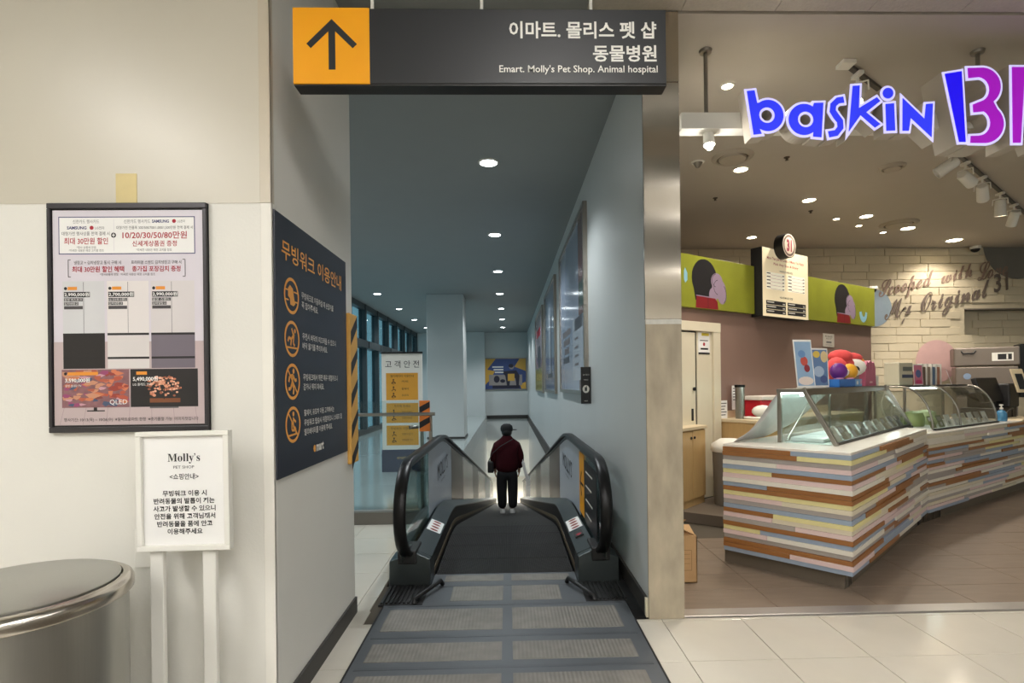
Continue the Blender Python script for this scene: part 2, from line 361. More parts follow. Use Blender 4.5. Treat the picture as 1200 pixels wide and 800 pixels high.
# ---- lower hall at the foot of the walkway
struct(MB().box((-4.2, 22, -4.75), (4, 36, -4.55), tile_beige).build('floor_lower', loc=(0, 29, -4.7)))
struct(MB().box((-4.2, 24.3, -0.95), (4, 36, -0.75), ceil_paint).build('ceiling_lower', loc=(0, 30, -0.9)))
struct(MB().box((-4.2, 35.8, -4.6), (4, 36, -0.9), corr_paint).build('wall_lower', loc=(0, 36, -4.6)))
struct(MB().box((-4.3, 24, -4.6), (-4.2, 36, -0.9), corr_paint).build('wall_lower_left', loc=(-4.2, 30, -4.6)))
struct(MB().box((4, 22, -4.6), (4.1, 36, -0.9), corr_paint).build('wall_lower_right', loc=(4, 30, -4.6)))
for i, (x, y) in enumerate([(-0.5, 26.2), (0.9, 26.2), (-0.5, 29), (0.9, 29), (-2.4, 28), (2.6, 28)]):
    t = thing('ceiling_panel', ['square light panel over the walkway foot, left of the nearest pair', 'square light panel over the walkway foot, right of the nearest pair', 'square light panel in the lower hall, left of the second pair', 'square light panel in the lower hall, right of the second pair', 'square light panel far left in the lower hall', 'square light panel far right in the lower hall'][i], 'ceiling light', (x, y, -0.98), 'lower hall light panels')
    MB().box((x - 0.55, y - 0.55, -0.975), (x + 0.55, y + 0.55, -0.965), emit_low).build('diffuser', t)
    MB().box((x - 0.6, y - 0.6, -0.965), (x + 0.6, y + 0.6, -0.951), offwhite).build('frame', t)
# ---- concourse behind the camera
struct(MB().box((-6.2, -6, 0), (-6, 2.43, CONC_Z), white_paint).build('wall_concourse_left', loc=(-6, -2, 0)))
struct(MB().box((-6, -6.2, 0), (9, -6, CONC_Z), white_paint).build('wall_rear', loc=(0, -6, 0)))
struct(MB().box((9, -6, 0), (9.2, YP, CONC_Z), white_paint).build('wall_concourse_right', loc=(9, -2, 0)))
k = 0
for x in (-3.2, 0.4, 4.0):
    for y in (-3.6, -0.6):
        nm = {-3.2: 'left', 0.4: 'middle', 4.0: 'right'}[x]; ny = 'near the camera' if y > -1 else 'at the back'
        t = thing('ceiling_panel', 'long ceiling light panel %s in the %s row of the concourse' % (ny, nm), 'ceiling light', (x, y, CONC_Z - 0.03), 'concourse light panels')
        MB().box((x - 0.3, y - 0.9, CONC_Z - 0.02), (x + 0.3, y + 0.9, CONC_Z - 0.012), emit_panel).build('diffuser', t)
        MB().box((x - 0.34, y - 0.94, CONC_Z - 0.012), (x + 0.34, y + 0.94, CONC_Z), offwhite).build('frame', t)

# ---- shop shell
sf = struct(MB().box((1.10, 3.575, -0.2), (11, 10.4, -0.006), grout).build('floor_shop', loc=(5, 6, 0)))
tiles([(1.11, 3.58, 7.0, 5.2)], 1.777, 3.583, 0.675, 0.325, 0.0022, tile_shop, sf)
tiles([(3.4, 5.2, 9.5, 7.5)], 1.777, 3.583, 0.675, 0.325, 0.0022, tile_shop, sf)
struct(MB().box((1.108, 3.462, -0.02), (9, 3.575, 0.006), sill_steel).build('trim_5', bevel=0.003))
step_poly = [(1.12, 6.28), (1.9, 5.8), (2.25, 5.55), (3.6, 6.4), (6.8, 8.6), (6.8, 9.5), (1.12, 9.5)]
struct(MB().prism(step_poly, 0, 0.11, mat('shop_step', (112, 100, 88), 0.5)).build('floor_step', loc=(3, 7, 0)))
struct(MB().box((1.10, 9.6, 0), (8.2, 9.85, SHOP_Z), cream_wall).box((8.2, 9.6, 2.76), (11, 9.85, SHOP_Z), cream_wall).box((8.2, 9.85, 0), (11, 10.1, 2.76), cream_wall).box((8.2, 9.6, 2.74), (11, 10.1, 2.76), mat('soffit_shade_grey', (120, 112, 102), 0.8)).build('wall_back', loc=(5, 9.7, 0)))  # underside coloured grey to paint in the shadow band below the bulkhead
wb = bpy.data.objects['wall_back']
struct(MB().box((11, YP, 0), (11.2, 10.2, SHOP_Z), cream_wall).build('wall_shop_right', loc=(11, 7, 0)))
BM = {}
def brick(x, z, y, w, h=0.135, d=0.022):
    key = (round(w, 2), d)
    if key not in BM:
        o = MB().box((-w / 2, -d, -h / 2), (w / 2, 0, h / 2), cream_wall).build('brick', loc=(0, 0, 0), bevel=0.004)
        o.parent = wb; o.location = Vector((x, y, z)) - WLOC[wb.name]; BM[key] = o
    else: inst('brick', BM[key], wb, (x, y, z))
nr = 0
for r in range(18):
    z = 3.78 - r * 0.142
    x = 2.9 + (0.31 if r % 2 else 0.0) - (0.12 if r % 3 == 0 else 0)
    while x < 9.6:
        w = random.choice([0.55, 0.62, 0.46]); xc = x + w / 2
        yy = 9.6; ok = (z > 3.0 and xc > 3.0) or xc > 6.2
        if xc > 8.2 - 0.1 and z < 2.80: yy = 9.85; ok = ok and xc > 8.45
        if ok: brick(xc, z, yy, w - 0.008, 0.134, random.choice([0.014, 0.018, 0.022]))
        x += w
# mauve-brown partition carrying the mural panels
bd = Vector((0.8434, 0.5373, 0)); bn = Vector((0.5373, -0.8434, 0)); b0 = Vector((2.01, 6.29, 0))
def bw_(t, off, z): return b0 + bd * t + bn * off + Vector((0, 0, z))
struct(MB().obox(bw_(-0.1, -0.12, 0.0), bd * 4.78, bn * 0.12, (0, 0, 2.99), brown_wall).build('wall_partition', loc=(4, 7.5, 0)))
# ================================================================== MOVING WALKWAY
Y0 = 5.85; SL = 0.205; YE = 26.2
def bz(y):
    y = min(y, YE)
    if y < Y0 - 0.4: return 0.0
    if y < Y0 + 0.4: return -SL * (y - Y0 + 0.4) ** 2 / 1.6
    return -SL * (y - Y0)
ys = [4.1, 4.33, 4.8, 5.2, 5.45, 5.55, 5.65, 5.75, 5.85, 5.95, 6.05, 6.15, 6.25, 6.6, 7.2, 8, 9, 10, 12, 14, 17, 20, 23, YE]
mw = thing('moving_walkway', 'dark inclined moving walkway with glass balustrades descending between the walls', 'moving walkway', (XC, 4.1, 0))
pal_m = wave_mat('pallet_alloy', (44, 42, 40), 0.55, 0.5, 24.0, 'X', 0.9, 0.25)
pal = None; y = 4.335; LEN = 0.4
while y < YE - 0.3:
    ym = y + LEN / 2; a = math.atan2(bz(y + LEN) - bz(y), LEN); z = (bz(y) + bz(y + LEN)) / 2
    if pal is None:
        pal = MB().box((-0.55, -0.197, -0.05), (0.55, 0.197, -0.006), pal_m).build('pallet', loc=(0, 0, 0), bevel=0.004); pal.parent = mw
        pal.location = Vector((XC, ym, z)) - WLOC[mw.name]; pal.rotation_euler = (a, 0, 0)
    else: inst('pallet', pal, mw, (XC, ym, z), (a, 0, 0))
    y += LEN * math.cos(a)
base_path = [(y, bz(y)) for y in ys]
MB().sweep([(-0.5, -0.12), (0.5, -0.12), (0.5, -0.06), (-0.5, -0.06)], [(y, z, XC) for y, z in base_path], black).build('truss', mw)
HX = 0.725
def hr_path():
    pts = []
    cy_, cz, ry, rz = 4.22, 0.575, 0.40, 0.345
    for i in range(19):
        a = math.radians(-80 - i * (190 / 18.0)); pts.append((cy_ + ry * math.cos(a), cz + rz * math.sin(a)))
    pts = [(4.30, 0.235)] + pts
    for y in [4.6, 5.2, 5.8, 6.1, 6.3, 6.45, 6.6, 6.75, 6.9, 7.1, 7.3, 8, 9, 10, 12, 14, 17, 20, 23, YE]:
        pts.append((y, bz(y - 0.5) + 0.92))
    return pts
HP = hr_path()
def hr_z(y):
    pts = [p for p in HP if True][20:]
    if y <= 4.3: return 0.575 + 0.345 * math.sqrt(max(0, 1 - ((4.22 - y) / 0.40) ** 2)) if y < 4.22 else 0.92
    return bz(y - 0.5) + 0.92
hp = [(-0.042, -0.012), (-0.042, 0.012), (-0.030, 0.024), (0.030, 0.024), (0.042, 0.012), (0.042, -0.012), (0.028, -0.020), (-0.028, -0.020)]
DECK = 0.2
print_light = mat('balustrade_print', (176, 184, 192), 0.35, 0, 0.04, 5)
print_brown = wood_mat('balustrade_brown_print', (74, 62, 54), (34, 28, 26), 0.3, (20, 3, 1))
print_grey = mat('balustrade_grey', (120, 122, 124), 0.25, 0.5, 0.2, 3)
for sgn in (-1, 1):
    x = XC + sgn * HX; side = 'left' if sgn < 0 else 'right'
    # rubber handrail
    h = MB().sweep(hp, [(a, b, x) for a, b in HP], rubber).build('handrail', mw, smooth=50)
    MB().sweep([(-0.014, -0.05), (-0.014, -0.019), (0.014, -0.019), (0.014, -0.05)], [(a, b, x) for a, b in HP[2:]], deck_steel).build('handrail_guide', mw)
    # skirt, inner deck and outer deck follow the incline
    p_in = [(y_, bz(y_), XC) for y_ in ys if y_ > 4.2]
    MB().sweep([(sgn * 0.557, -0.08), (sgn * 0.572, -0.08), (sgn * 0.572, DECK), (sgn * 0.557, DECK)], [(4.2, 0, XC)] + p_in, dark_steel).build('skirt_panel', mw)
    MB().sweep([(sgn * 0.554, 0.03), (sgn * 0.557, 0.03), (sgn * 0.557, 0.07), (sgn * 0.554, 0.07)], [(4.34, 0, XC)] + p_in, mat('skirt_trim', (120, 105, 80), 0.4, 0.5)).build('skirt_brush', mw)
    MB().sweep([(sgn * 0.553, DECK - 0.012), (sgn * 0.69, DECK + 0.05), (sgn * 0.69, DECK + 0.065), (sgn * 0.553, DECK + 0.004)], [(4.16, 0, XC)] + p_in, deck_steel).build('inner_deck', mw)
    MB().sweep([(sgn * 0.76, DECK), (sgn * 0.86, DECK - 0.02), (sgn * 0.86, -0.3), (sgn * 0.85, -0.3), (sgn * 0.85, DECK - 0.04), (sgn * 0.76, DECK - 0.02)], [(4.12, 0, XC)] + p_in, deck_steel).build('outer_deck', mw)
    # front block below the newel
    f = lambda X: XC + sgn * X
    blk = MB()
    pr = [(0.555, 0.0), (0.865, 0.0), (0.86, 0.19), (0.75, 0.225), (0.69, 0.262), (0.555, 0.2)]
    P = [(f(a), 4.10, b) for a, b in pr] + [(f(a), 4.32, b) for a, b in pr]; n = len(pr)
    fs = [tuple(range(n)), tuple(range(2 * n - 1, n - 1, -1))] + [(i, n + i, n + (i + 1) % n, (i + 1) % n) for i in range(n)]
    if sgn < 0: fs = [tuple(reversed(q)) for q in fs]
    blk.add(P, [tuple(reversed(q)) for q in fs], deck_steel).build('newel_base', mw, bevel=0.006)
    MB().box((f(0.725) - 0.07, 4.075, 0.17), (f(0.725) + 0.07, 4.34, 0.272), black).build('handrail_inlet', mw, bevel=0.01)
    # balustrade panels between deck and handrail
    def panel(ya, yb, m, name='balustrade_panel', thick=0.006, xo=0.0):
        n = max(2, int((yb - ya) / 0.12)); n = min(n, 40)
        up = []; lo = []
        for i in range(n + 1):
            yy = ya + (yb - ya) * i / n
            lo.append((yy, bz(yy) + DECK + 0.045)); up.append((yy, hr_z(yy) - 0.02))
        P = []
        for xx in (x - thick + xo, x + thick + xo): P += [(xx, a, b) for a, b in lo] + [(xx, a, b) for a, b in up]
        k = n + 1; fs = []
        for i in range(n):
            fs += [(i, i + 1, k + i + 1, k + i), (2 * k + i, 3 * k + i, 3 * k + i + 1, 2 * k + i + 1), (k + i, k + i + 1, 3 * k + i + 1, 3 * k + i), (i, 2 * k + i, 2 * k + i + 1, i + 1)]
        fs += [(0, k, 3 * k, 2 * k), (n, 2 * k + n, 3 * k + n, k + n)]
        return MB().add(P, fs, m).build(name, mw)
    panel(3.87, 5.18, glass_g, 'newel_glass')
    p = panel(5.19, 7.25, print_light)
    e_ = (5.19, 7.25)
    panel(7.26, 9.1, print_brown); panel(9.11, 11.6, print_grey); panel(11.61, 13.6, print_brown); panel(13.61, 17.5, print_grey); panel(17.51, 22, print_light); panel(22.01, YE - 0.05, print_grey)
    # lettering on the pale print, seen from the walkway side
    if sgn < 0: fr = Fr((x + 0.0075, 5.19, 0.9), (0, 1, 0), (0, 0, -1), (1, 0, 0)); tx = (0.75, 1.5)
    else: fr = Fr((x - 0.0075, 7.25, 0.9), (0, -1, 0), (0, 0, -1), (-1, 0, 0)); tx = (0.55, 1.3)
    mb = MB(); mb.text(fr, "MOLLY'S", tx[0] - 0.1, 0.24, tx[1] + 0.1, 0.42, 0.001, ink, 0.0); mb.build('lettering', p); mb = MB(); mb.text(fr, "PET SHOP", tx[0] + 0.2, 0.46, tx[1] - 0.2, 0.485, 0.001, grey_ink)
    mb.build('lettering', p)
    # sticker with pictograms on the inner deck
    d0 = Vector((f(0.553), 0, DECK + 0.004)); d1 = Vector((f(0.69), 0, DECK + 0.065)); dv = d1 - d0; nrm = Vector((-dv.z * sgn, 0, dv.x * sgn)).normalized()
    yb_ = 4.75
    fr = Fr(d0 + Vector((0, yb_, 0)) + dv * 0.08, dv * 0.84, (0, 0.34, 0), nrm)
    st = MB().rect(fr, 0, 0, 1, 1, 0.002, paper)
    for q in range(4): st.disc(fr, 0.5, 0.14 + q * 0.24, 0.3, 0.075, 0.0028, mat('sticker_red', (170, 70, 60), 0.5), 14); st.rect(fr, 0.3, 0.12 + q * 0.24, 0.7, 0.16 + q * 0.24, 0.0034, ink)
    st.build('sticker', mw)
    if sgn > 0:
        fr = Fr(d0 + Vector((0, 4.5, 0)) + dv * 0.25, dv * 0.5, (0, 0.14, 0), nrm)
        MB().slab(fr, 0, 0, 1, 1, 0, 0.012, black).disc(fr, 0.5, 0.3, 0.3, 0.18, 0.013, red_ink, 12).build('stop_button', mw)
    # ribbed side plates and the slanted trolley guide
    for q in range(9):
        xa = f(0.60 + q * 0.03)
        MB().box((xa - 0.008, 3.76, 0.006), (xa + 0.008, 4.09, 0.016), black).build('rib', mw)
    MB().tube([(f(0.62), 3.75, 0.012), (f(0.62), 3.755, 0.035), (f(0.475), 4.07, 0.05), (f(0.465), 4.1, 0.012)], 0.016, black, 10).build('trolley_guide', mw, smooth=60)
# direction board in the right newel glass
fr = Fr((XC + HX - 0.012, 5.17, 0.88), (0, -1, 0), (0, 0, -1), (-1, 0, 0))
ob = MB().slab(fr, 0.0, 0.02, 0.32, 0.58, 0, 0.004, orange).slab(fr, 0.32, 0.06, 1.0, 0.60, 0, 0.004, charcoal)
ob.poly(fr, [(0.05, 0.30), (0.15, 0.18), (0.17, 0.20), (0.10, 0.29), (0.28, 0.29), (0.28, 0.315), (0.10, 0.315), (0.17, 0.40), (0.15, 0.42)], 0.0048, ink)
for q in range(4): ob.rect(fr, 0.42, 0.14 + q * 0.12, 0.80 - 0.06 * (q % 2), 0.155 + q * 0.12, 0.0048, offwhite)
for q in range(3): ob.rect(fr, 0.42, 0.175 + q * 0.12, 0.66, 0.185 + q * 0.12, 0.0048, grey_ink)
ob.build('direction_board', mw)
# comb plate and landing plates
plate_m = mat('landing_tape', (90, 94, 98), 0.45, 0.3, 0.12, 5, 0.04, 40)
tread_m = wave_mat('ribbed_tread', (126, 122, 115), 0.55, 0.3, 14.0, 'X', 0.28, 0.3)
MB().box((-0.862, 1.9, -0.01), (0.79, 4.10, 0.004), plate_m).build('landing_plate', mw)
MB().box((XC - 0.552, 4.10, -0.01), (XC + 0.552, 4.335, 0.003), plate_m).build('comb_plate', mw)
MB().box((-0.866, 1.9, -0.005), (-0.858, 3.74, 0.008), black).build('plate_edge', mw); MB().box((0.786, 1.9, -0.005), (0.794, 3.46, 0.008), black).build('plate_edge', mw)
MB().box((-0.9, 3.74, -0.006), (XC - 0.56, 4.1, 0.007), black).build('side_plate', mw); MB().box((XC + 0.56, 3.74, -0.006), (XR - 0.02, 4.1, 0.007), black).build('side_plate', mw)
MB().box((0.794, 3.462, -0.006), (XR - 0.02, 3.74, 0.007), black).build('side_plate', mw)
MB().box((XC + 0.865, 4.1, -0.006), (XR - 0.001, 6.1, 0.01), black).build('gap_cover', mw)
cxp = -0.02
for (ya, yb, xa, xb) in [(4.17, 4.30, -0.50, 0.46), (3.79, 4.06, -0.42, 0.36), (3.34, 3.66, -0.80, 0.70), (2.97, 3.18, -0.80, 0.70), (2.45, 2.83, -0.80, 0.70), (1.95, 2.35, -0.80, 0.70)]:
    for (p, q) in ((xa, cxp - 0.03), (cxp + 0.03, xb)):
        MB().box((p, ya, 0.0), (q, yb, 0.0065), tread_m).build('tread_plate', mw, bevel=0.002)
for yt in (4.075, 3.72, 3.26, 2.9, 2.4):
    MB().box((-0.83, yt - 0.012, 0.0), (0.76, yt + 0.012, 0.0056), mat('tape_seam', (80, 84, 88), 0.4, 0.2)).build('seam_strip', mw)

# ================================================================== PERSON
def skin_mesh(name, verts, edges, radii, material, parent, sub=2, root=0):
    me = bpy.data.meshes.new(name); me.from_pydata(verts, edges, []); me.materials.append(material)
    ob = bpy.data.objects.new(name, me); COL.objects.link(ob); ob.parent = parent
    md = ob.modifiers.new('skin', 'SKIN'); md.use_smooth_shade = True
    if not me.skin_vertices: me.skin_vertices.new(name='')
    for i, r in enumerate(radii):
        r = r if isinstance(r, tuple) else (r, r); me.skin_vertices[0].data[i].radius = r; me.skin_vertices[0].data[i].use_root = (i == root)
    sb = ob.modifiers.new('sub', 'SUBSURF'); sb.levels = sub; sb.render_levels = sub
    return ob
PY = 10.0; PZ = bz(PY)
pe = thing('person', 'person from behind in dark red jacket, black trousers and cap riding the walkway', 'person', (-0.03, PY, PZ))
skin_m = mat('skin', (150, 112, 90), 0.6); jacket_m = mat('dark_red_jacket', (50, 5, 12), 0.9, 0, 0.2, 20, 0.3, 40, spec=0.2)
trouser_m = mat('black_trousers', (9, 9, 10), 0.85, 0, 0.2, 20); cap_m = mat('black_cap', (10, 9, 9), 0.8); shoe_m = mat('white_sneaker', (225, 224, 220), 0.6); hair_m = mat('black_hair', (18, 15, 14), 0.5)
# body (one continuous figure)
V = [(0, 0, 0.84), (0, 0, 1.0), (0, 0.01, 1.16), (0, 0.01, 1.30), (0, 0.02, 1.37), (0, 0.04, 1.46), (0, 0.04, 1.54)]
Ed = [(0, 1), (1, 2), (2, 3), (3, 4), (4, 5), (5, 6)]; Rd = [(0.13, 0.1), (0.13, 0.1), (0.15, 0.1), (0.1, 0.07), 0.05, 0.075, 0.07]
def limb(start, pts, rs):
    prev = start
    for p, r in zip(pts, rs): V.append(p); Rd.append(r); Ed.append((prev, len(V) - 1)); prev = len(V) - 1
    return prev
hands = []
for s_ in (-1, 1):
    limb(0, [(0.085 * s_, 0, 0.76), (0.09 * s_, 0.015, 0.44), (0.085 * s_, 0, 0.09), (0.09 * s_, 0.07, 0.03), (0.095 * s_, 0.14, 0.025)], [0.085, 0.055, 0.04, 0.035, 0.025])
    w_ = limb(3, [(0.17 * s_, 0.01, 1.27), (0.235 * s_, 0.0, 1.02), (0.225 * s_, 0.09, 0.80)], [0.06, 0.042, 0.028])
    h_ = limb(w_, [(0.222 * s_, 0.12, 0.74)], [(0.022, 0.036)])
    for k_, (dy, ln) in enumerate([(-0.03, 0.06), (-0.01, 0.072), (0.01, 0.068), (0.03, 0.055)]):
        limb(h_, [(0.220 * s_, 0.125 + dy, 0.70), (0.212 * s_, 0.13 + dy, 0.70 - ln * 0.6), (0.196 * s_, 0.13 + dy, 0.70 - ln)], [0.010, 0.009, 0.008])
    limb(w_, [(0.205 * s_, 0.16, 0.75), (0.195 * s_, 0.175, 0.71)], [0.011, 0.009])
skin_mesh('body', V, Ed, Rd, skin_m, pe)
# jacket with sleeves
V = [(0, 0, 0.70), (0, 0, 0.9), (0, 0.0, 1.10), (0, 0.01, 1.25), (0, 0.02, 1.38), (0, 0.03, 1.43)]; Ed = [(0, 1), (1, 2), (2, 3), (3, 4), (4, 5)]; Rd = [(0.22, 0.15), (0.235, 0.165), (0.225, 0.16), (0.175, 0.12), (0.095, 0.085), (0.085, 0.08)]
for s_ in (-1, 1):
    limb(3, [(0.185 * s_, 0.01, 1.22), (0.245 * s_, 0.0, 1.03), (0.235 * s_, 0.08, 0.80)], [0.088, 0.078, 0.058])
skin_mesh('jacket', V, Ed, Rd, jacket_m, pe)
V = [(0, 0, 0.85), (0, 0, 0.76)]; Ed = [(0, 1)]; Rd = [(0.17, 0.12), (0.16, 0.12)]
for s_ in (-1, 1): limb(1, [(0.095 * s_, 0, 0.66), (0.10 * s_, 0.01, 0.42), (0.095 * s_, 0, 0.07)], [0.115, 0.10, 0.088])
skin_mesh('trousers', V, Ed, Rd, trouser_m, pe)
for s_ in (-1, 1):
    c = Vector((-0.03 + 0.09 * s_, PY, PZ)); m_ = MB()
    m_.lathe([(0.0, 0.0), (0.045, 0.0), (0.05, 0.03), (0.042, 0.075), (0.0, 0.085)], c + Vector((0, -0.01, 0)), shoe_m, 14)
    m_.sph(c + Vector((0, 0.10, 0.035)), (0.045, 0.12, 0.035), shoe_m, 12); m_.build('sneaker', pe, smooth=60)
hc = Vector((-0.03, PY + 0.04, PZ + 1.5))
MB().sph(hc + Vector((0, -0.012, -0.02)), (0.098, 0.104, 0.115), hair_m, 14).build('hair', pe, smooth=80)
cp = MB(); cp.lathe([(0.108, -0.02), (0.115, 0.03), (0.104, 0.08), (0.06, 0.115), (0.0, 0.122)], hc + Vector((0, 0, 0.01)), cap_m, 18)
cp.pslab(Fr(hc + Vector((0.085, 0.05, 0.012)), (-0.45, 0.89, 0), (0.89, 0.45, 0), (0, 0, 1)), [(-0.08, 0), (0.08, 0), (0.085, 0.05), (0.04, 0.1), (-0.04, 0.1), (-0.085, 0.05)], -0.004, 0.004, cap_m); cp.build('cap', pe, smooth=50)
# what the person carries
sb_ = thing('shoulder_bag', 'small black bag hanging at the left hip of the person on the walkway', 'bag', (-0.335, PY, PZ + 0.74))
MB().prism([(-0.385, PY - 0.05), (-0.275, PY - 0.05), (-0.275, PY + 0.09), (-0.385, PY + 0.09)], PZ + 0.74, PZ + 0.95, black).build('pouch', sb_, bevel=0.02)
MB().tube([(-0.37, PY + 0.02, PZ + 0.94), (-0.30, PY - 0.12, PZ + 1.1), (-0.14, PY - 0.165, PZ + 1.24), (0.08, PY - 0.12, PZ + 1.36)], 0.008, black, 8).build('strap', sb_)
tb = thing('tote_bag', 'flat white tote bag held at the right side of the person on the walkway', 'bag', (0.28, PY, PZ + 0.42))
MB().add([(0.235, PY - 0.10, PZ + 0.93), (0.235, PY + 0.12, PZ + 0.93), (0.335, PY + 0.12, PZ + 0.50), (0.335, PY - 0.12, PZ + 0.50), (0.275, PY - 0.10, PZ + 0.95), (0.275, PY + 0.12, PZ + 0.95), (0.40, PY + 0.12, PZ + 0.53), (0.40, PY - 0.12, PZ + 0.53)],
    [(0, 1, 2, 3), (7, 6, 5, 4), (0, 4, 5, 1), (1, 5, 6, 2), (2, 6, 7, 3), (3, 7, 4, 0)], mat('white_tote', (200, 198, 194), 0.7)).build('bag_body', tb, bevel=0.008)
MB().tube([(0.255, PY - 0.06, PZ + 0.94), (0.262, PY + 0.02, PZ + 1.02), (0.255, PY + 0.09, PZ + 0.94)], 0.006, MATS['white_tote'], 6).build('handle', tb)
# ================================================================== HANGING SIGN
KS = 1.566 / 431.0
fr = Fr((-0.877, 2.30, 3.08), (KS, 0, 0), (0, 0, -0.318 / 88), (0, -1, 0))     # design px, 431 x 88
hs = thing('hanging_sign', 'charcoal hanging direction sign with an orange arrow panel above the passage', 'sign', (-0.09, 2.34, 2.762))
MB().slab(fr, 0, 0, 431, 87, -0.08, 0.0, charcoal).build('sign_box', hs, bevel=0.003)
MB().slab(fr, -0.5, -0.5, 87, 87.5, -0.081, 0.002, orange).build('arrow_panel', hs, bevel=0.002)
MB().slab(fr, 0, 87, 431, 89, -0.075, -0.004, black).build('bottom_edge', hs)
ar = [(44, 13), (72.8, 42), (67.8, 46.8), (48, 27.2), (48, 71.5), (40.2, 71.5), (40.2, 27.2), (20, 46.8), (15, 41.5)]
MB().poly(fr, list(reversed(ar)), 0.0026, charcoal).build('arrow', hs)
tx = MB(); lt = mat('sign_lettering', (236, 234, 226), 0.5)
tx.text(fr, '이마트. 몰리스 펫 샵', 248, 14.5, 419.5, 34.5, 0.0015, lt, 0.022)
tx.build('lettering', hs); tx = MB()
tx.text(fr, '동물병원', 345, 42, 419.5, 61.5, 0.0015, lt, 0.022)
tx.build('lettering', hs); tx = MB()
tx.text(fr, "Emart. Molly's Pet Shop. Animal hospital", 236, 65.5, 420.5, 76.5, 0.0015, lt, 0.008)
tx.build('lettering', hs, loc=None)
for xx in (88, 216, 345):
    MB().tube([fr.p(xx, 0, -0.04), fr.p(xx, 0, -0.04) + Vector((0, 0, CONC_Z - 3.08))], 0.007, white_gloss, 10).build('hanger_rod', hs)
# ================================================================== FRAMED POSTER ON THE LEFT WALL
fr = Fr((-1.984 - 55 * 0.003638, 2.43, 2.307 + 238 * 0.003708), (0.003638, 0, 0), (0, 0, -0.003708), (0, -1, 0))    # photo pixels as design units
po = thing('framed_poster', 'dark framed appliance sale poster with fridges and televisions on the white wall', 'poster', (-1.645, 2.42, 1.315))
fm = mat('poster_frame', (66, 64, 66), 0.38, 0.6, 0.06, 10)
MB().slab(fr, 55, 238, 242, 506, 0, 0.012, black).build('backing', po)
for (a, b, c, d) in ((55, 238, 242, 244.5), (55, 499.5, 242, 506), (55, 244.5, 59, 499.5), (237.5, 244.5, 242, 499.5)): MB().slab(fr, a, b, c, d, 0.0, 0.024, fm).build('frame_rail', po, bevel=0.003)
ps = MB(); h = 0.0135
lil = mat('poster_lilac', (212, 206, 214), 0.4, 0, 0.05, 3); ps.rect(fr, 60, 246, 236.5, 497.5, 0.0128, lil)
ps.rect(fr, 60, 400, 236.5, 497.5, h, mat('poster_floor', (190, 172, 172), 0.4, 0, 0.08, 4))
for q in range(7): ps.line(fr, [(78 + q * 24, 452), (66 + q * 27, 497)], 0.5, h + 0.0002, mat('poster_board_line', (160, 140, 142), 0.4))
ps.rect(fr, 67, 253.5, 227.5, 297.5, h, blue_ink); ps.rect(fr, 68, 254.5, 226.5, 296.5, h + 0.0003, paper)
t = h + 0.0008
def T(s, x0, y0, x1, y1, m, b=0.0): ps.text(fr, s, x0, y0, x1, y1, t, m, b)
ps.line(fr, [(132, 257), (132, 294)], 0.4, t, lil)
T('신한카드 행사카드', 84, 257, 115, 261.5, grey_ink); T('SAMSUNG', 77, 264.7, 100, 268.4, blue_ink, 0.03); ps.disc(fr, 106, 266.5, 2.4, 2.4, t, red_ink, 16); T('LG전자', 110, 265, 121, 268.5, grey_ink)
T('대형가전 행사상품 전액 결제 시', 71, 271, 127, 275.6, ink); T('최대 30만원 할인', 73.5, 278, 125, 286, red_ink, 0.015)
T('*행사 상품에 한함', 88, 288, 111, 291, grey_ink); T('*자세한 내용은 매장 고지물 참조', 79, 291.5, 120, 294.6, grey_ink)
ps.disc(fr, 131.6, 275.3, 3, 3, t, ink, 18); ps.rect(fr, 129.8, 274.8, 133.4, 275.8, t + 0.0003, paper); ps.rect(fr, 131.1, 273.5, 132.1, 277.1, t + 0.0003, paper)
T('신한카드 행사카드', 144, 257, 175, 261.5, grey_ink); T('SAMSUNG', 177, 257.3, 197, 261, blue_ink, 0.03); ps.disc(fr, 203, 259, 2.3, 2.3, t, red_ink, 16); T('LG전자', 207, 257.5, 216, 261, grey_ink)
T('대형가전 전품목 300/500/700/1,000/1,500만원 전액 결제 시', 135, 264.5, 225, 268.6, ink); T('10/20/30/50/80만원', 142, 270.8, 218, 279.5, red_ink, 0.015); T('신세계상품권 증정', 153.5, 281.8, 206, 288.6, red_ink, 0.015); T('*자세한 내용은 매장 고지물 참조', 158, 291, 200, 294.3, grey_ink)
for sx_, s_ in ((78, 1), (215.5, -1)): ps.line(fr, [(sx_ + 3 * s_, 304), (sx_, 304), (sx_, 324), (sx_ + 3 * s_, 324)], 0.8, t, grey_ink)
T('냉장고 + 김치냉장고 동시 구매 시', 85, 305, 140, 309.6, ink); T('최대 30만원 할인 혜택', 82.5, 311.5, 143.5, 318.6, red_ink, 0.015); T('프리미엄 스탠드 김치냉장고 구매 시', 152, 305, 211, 309.4, ink); T('종가집 포장김치 증정', 153, 311.5, 210, 318.2, red_ink, 0.015); T('*행사상품에 한함  *자세한 내용은 매장 고지물 참조', 115, 319.6, 180, 322.8, grey_ink)
dsh = mat('poster_black', (30, 27, 28), 0.4)
fd = [(71, 120, (206, 206, 208), (32, 28, 28)), (123, 172, (222, 216, 214), (214, 208, 206)), (174.5, 226, (210, 204, 204), (112, 104, 114))]
pr_ = ['2,990,000원', '2,700,000원', '2,990,000원']; ln = [('삼성 비스포크', '김치냉장고'), ('LG 오브제 스탠드', '김치냉장고'), ('삼성 스탠드', '김치냉장고')]
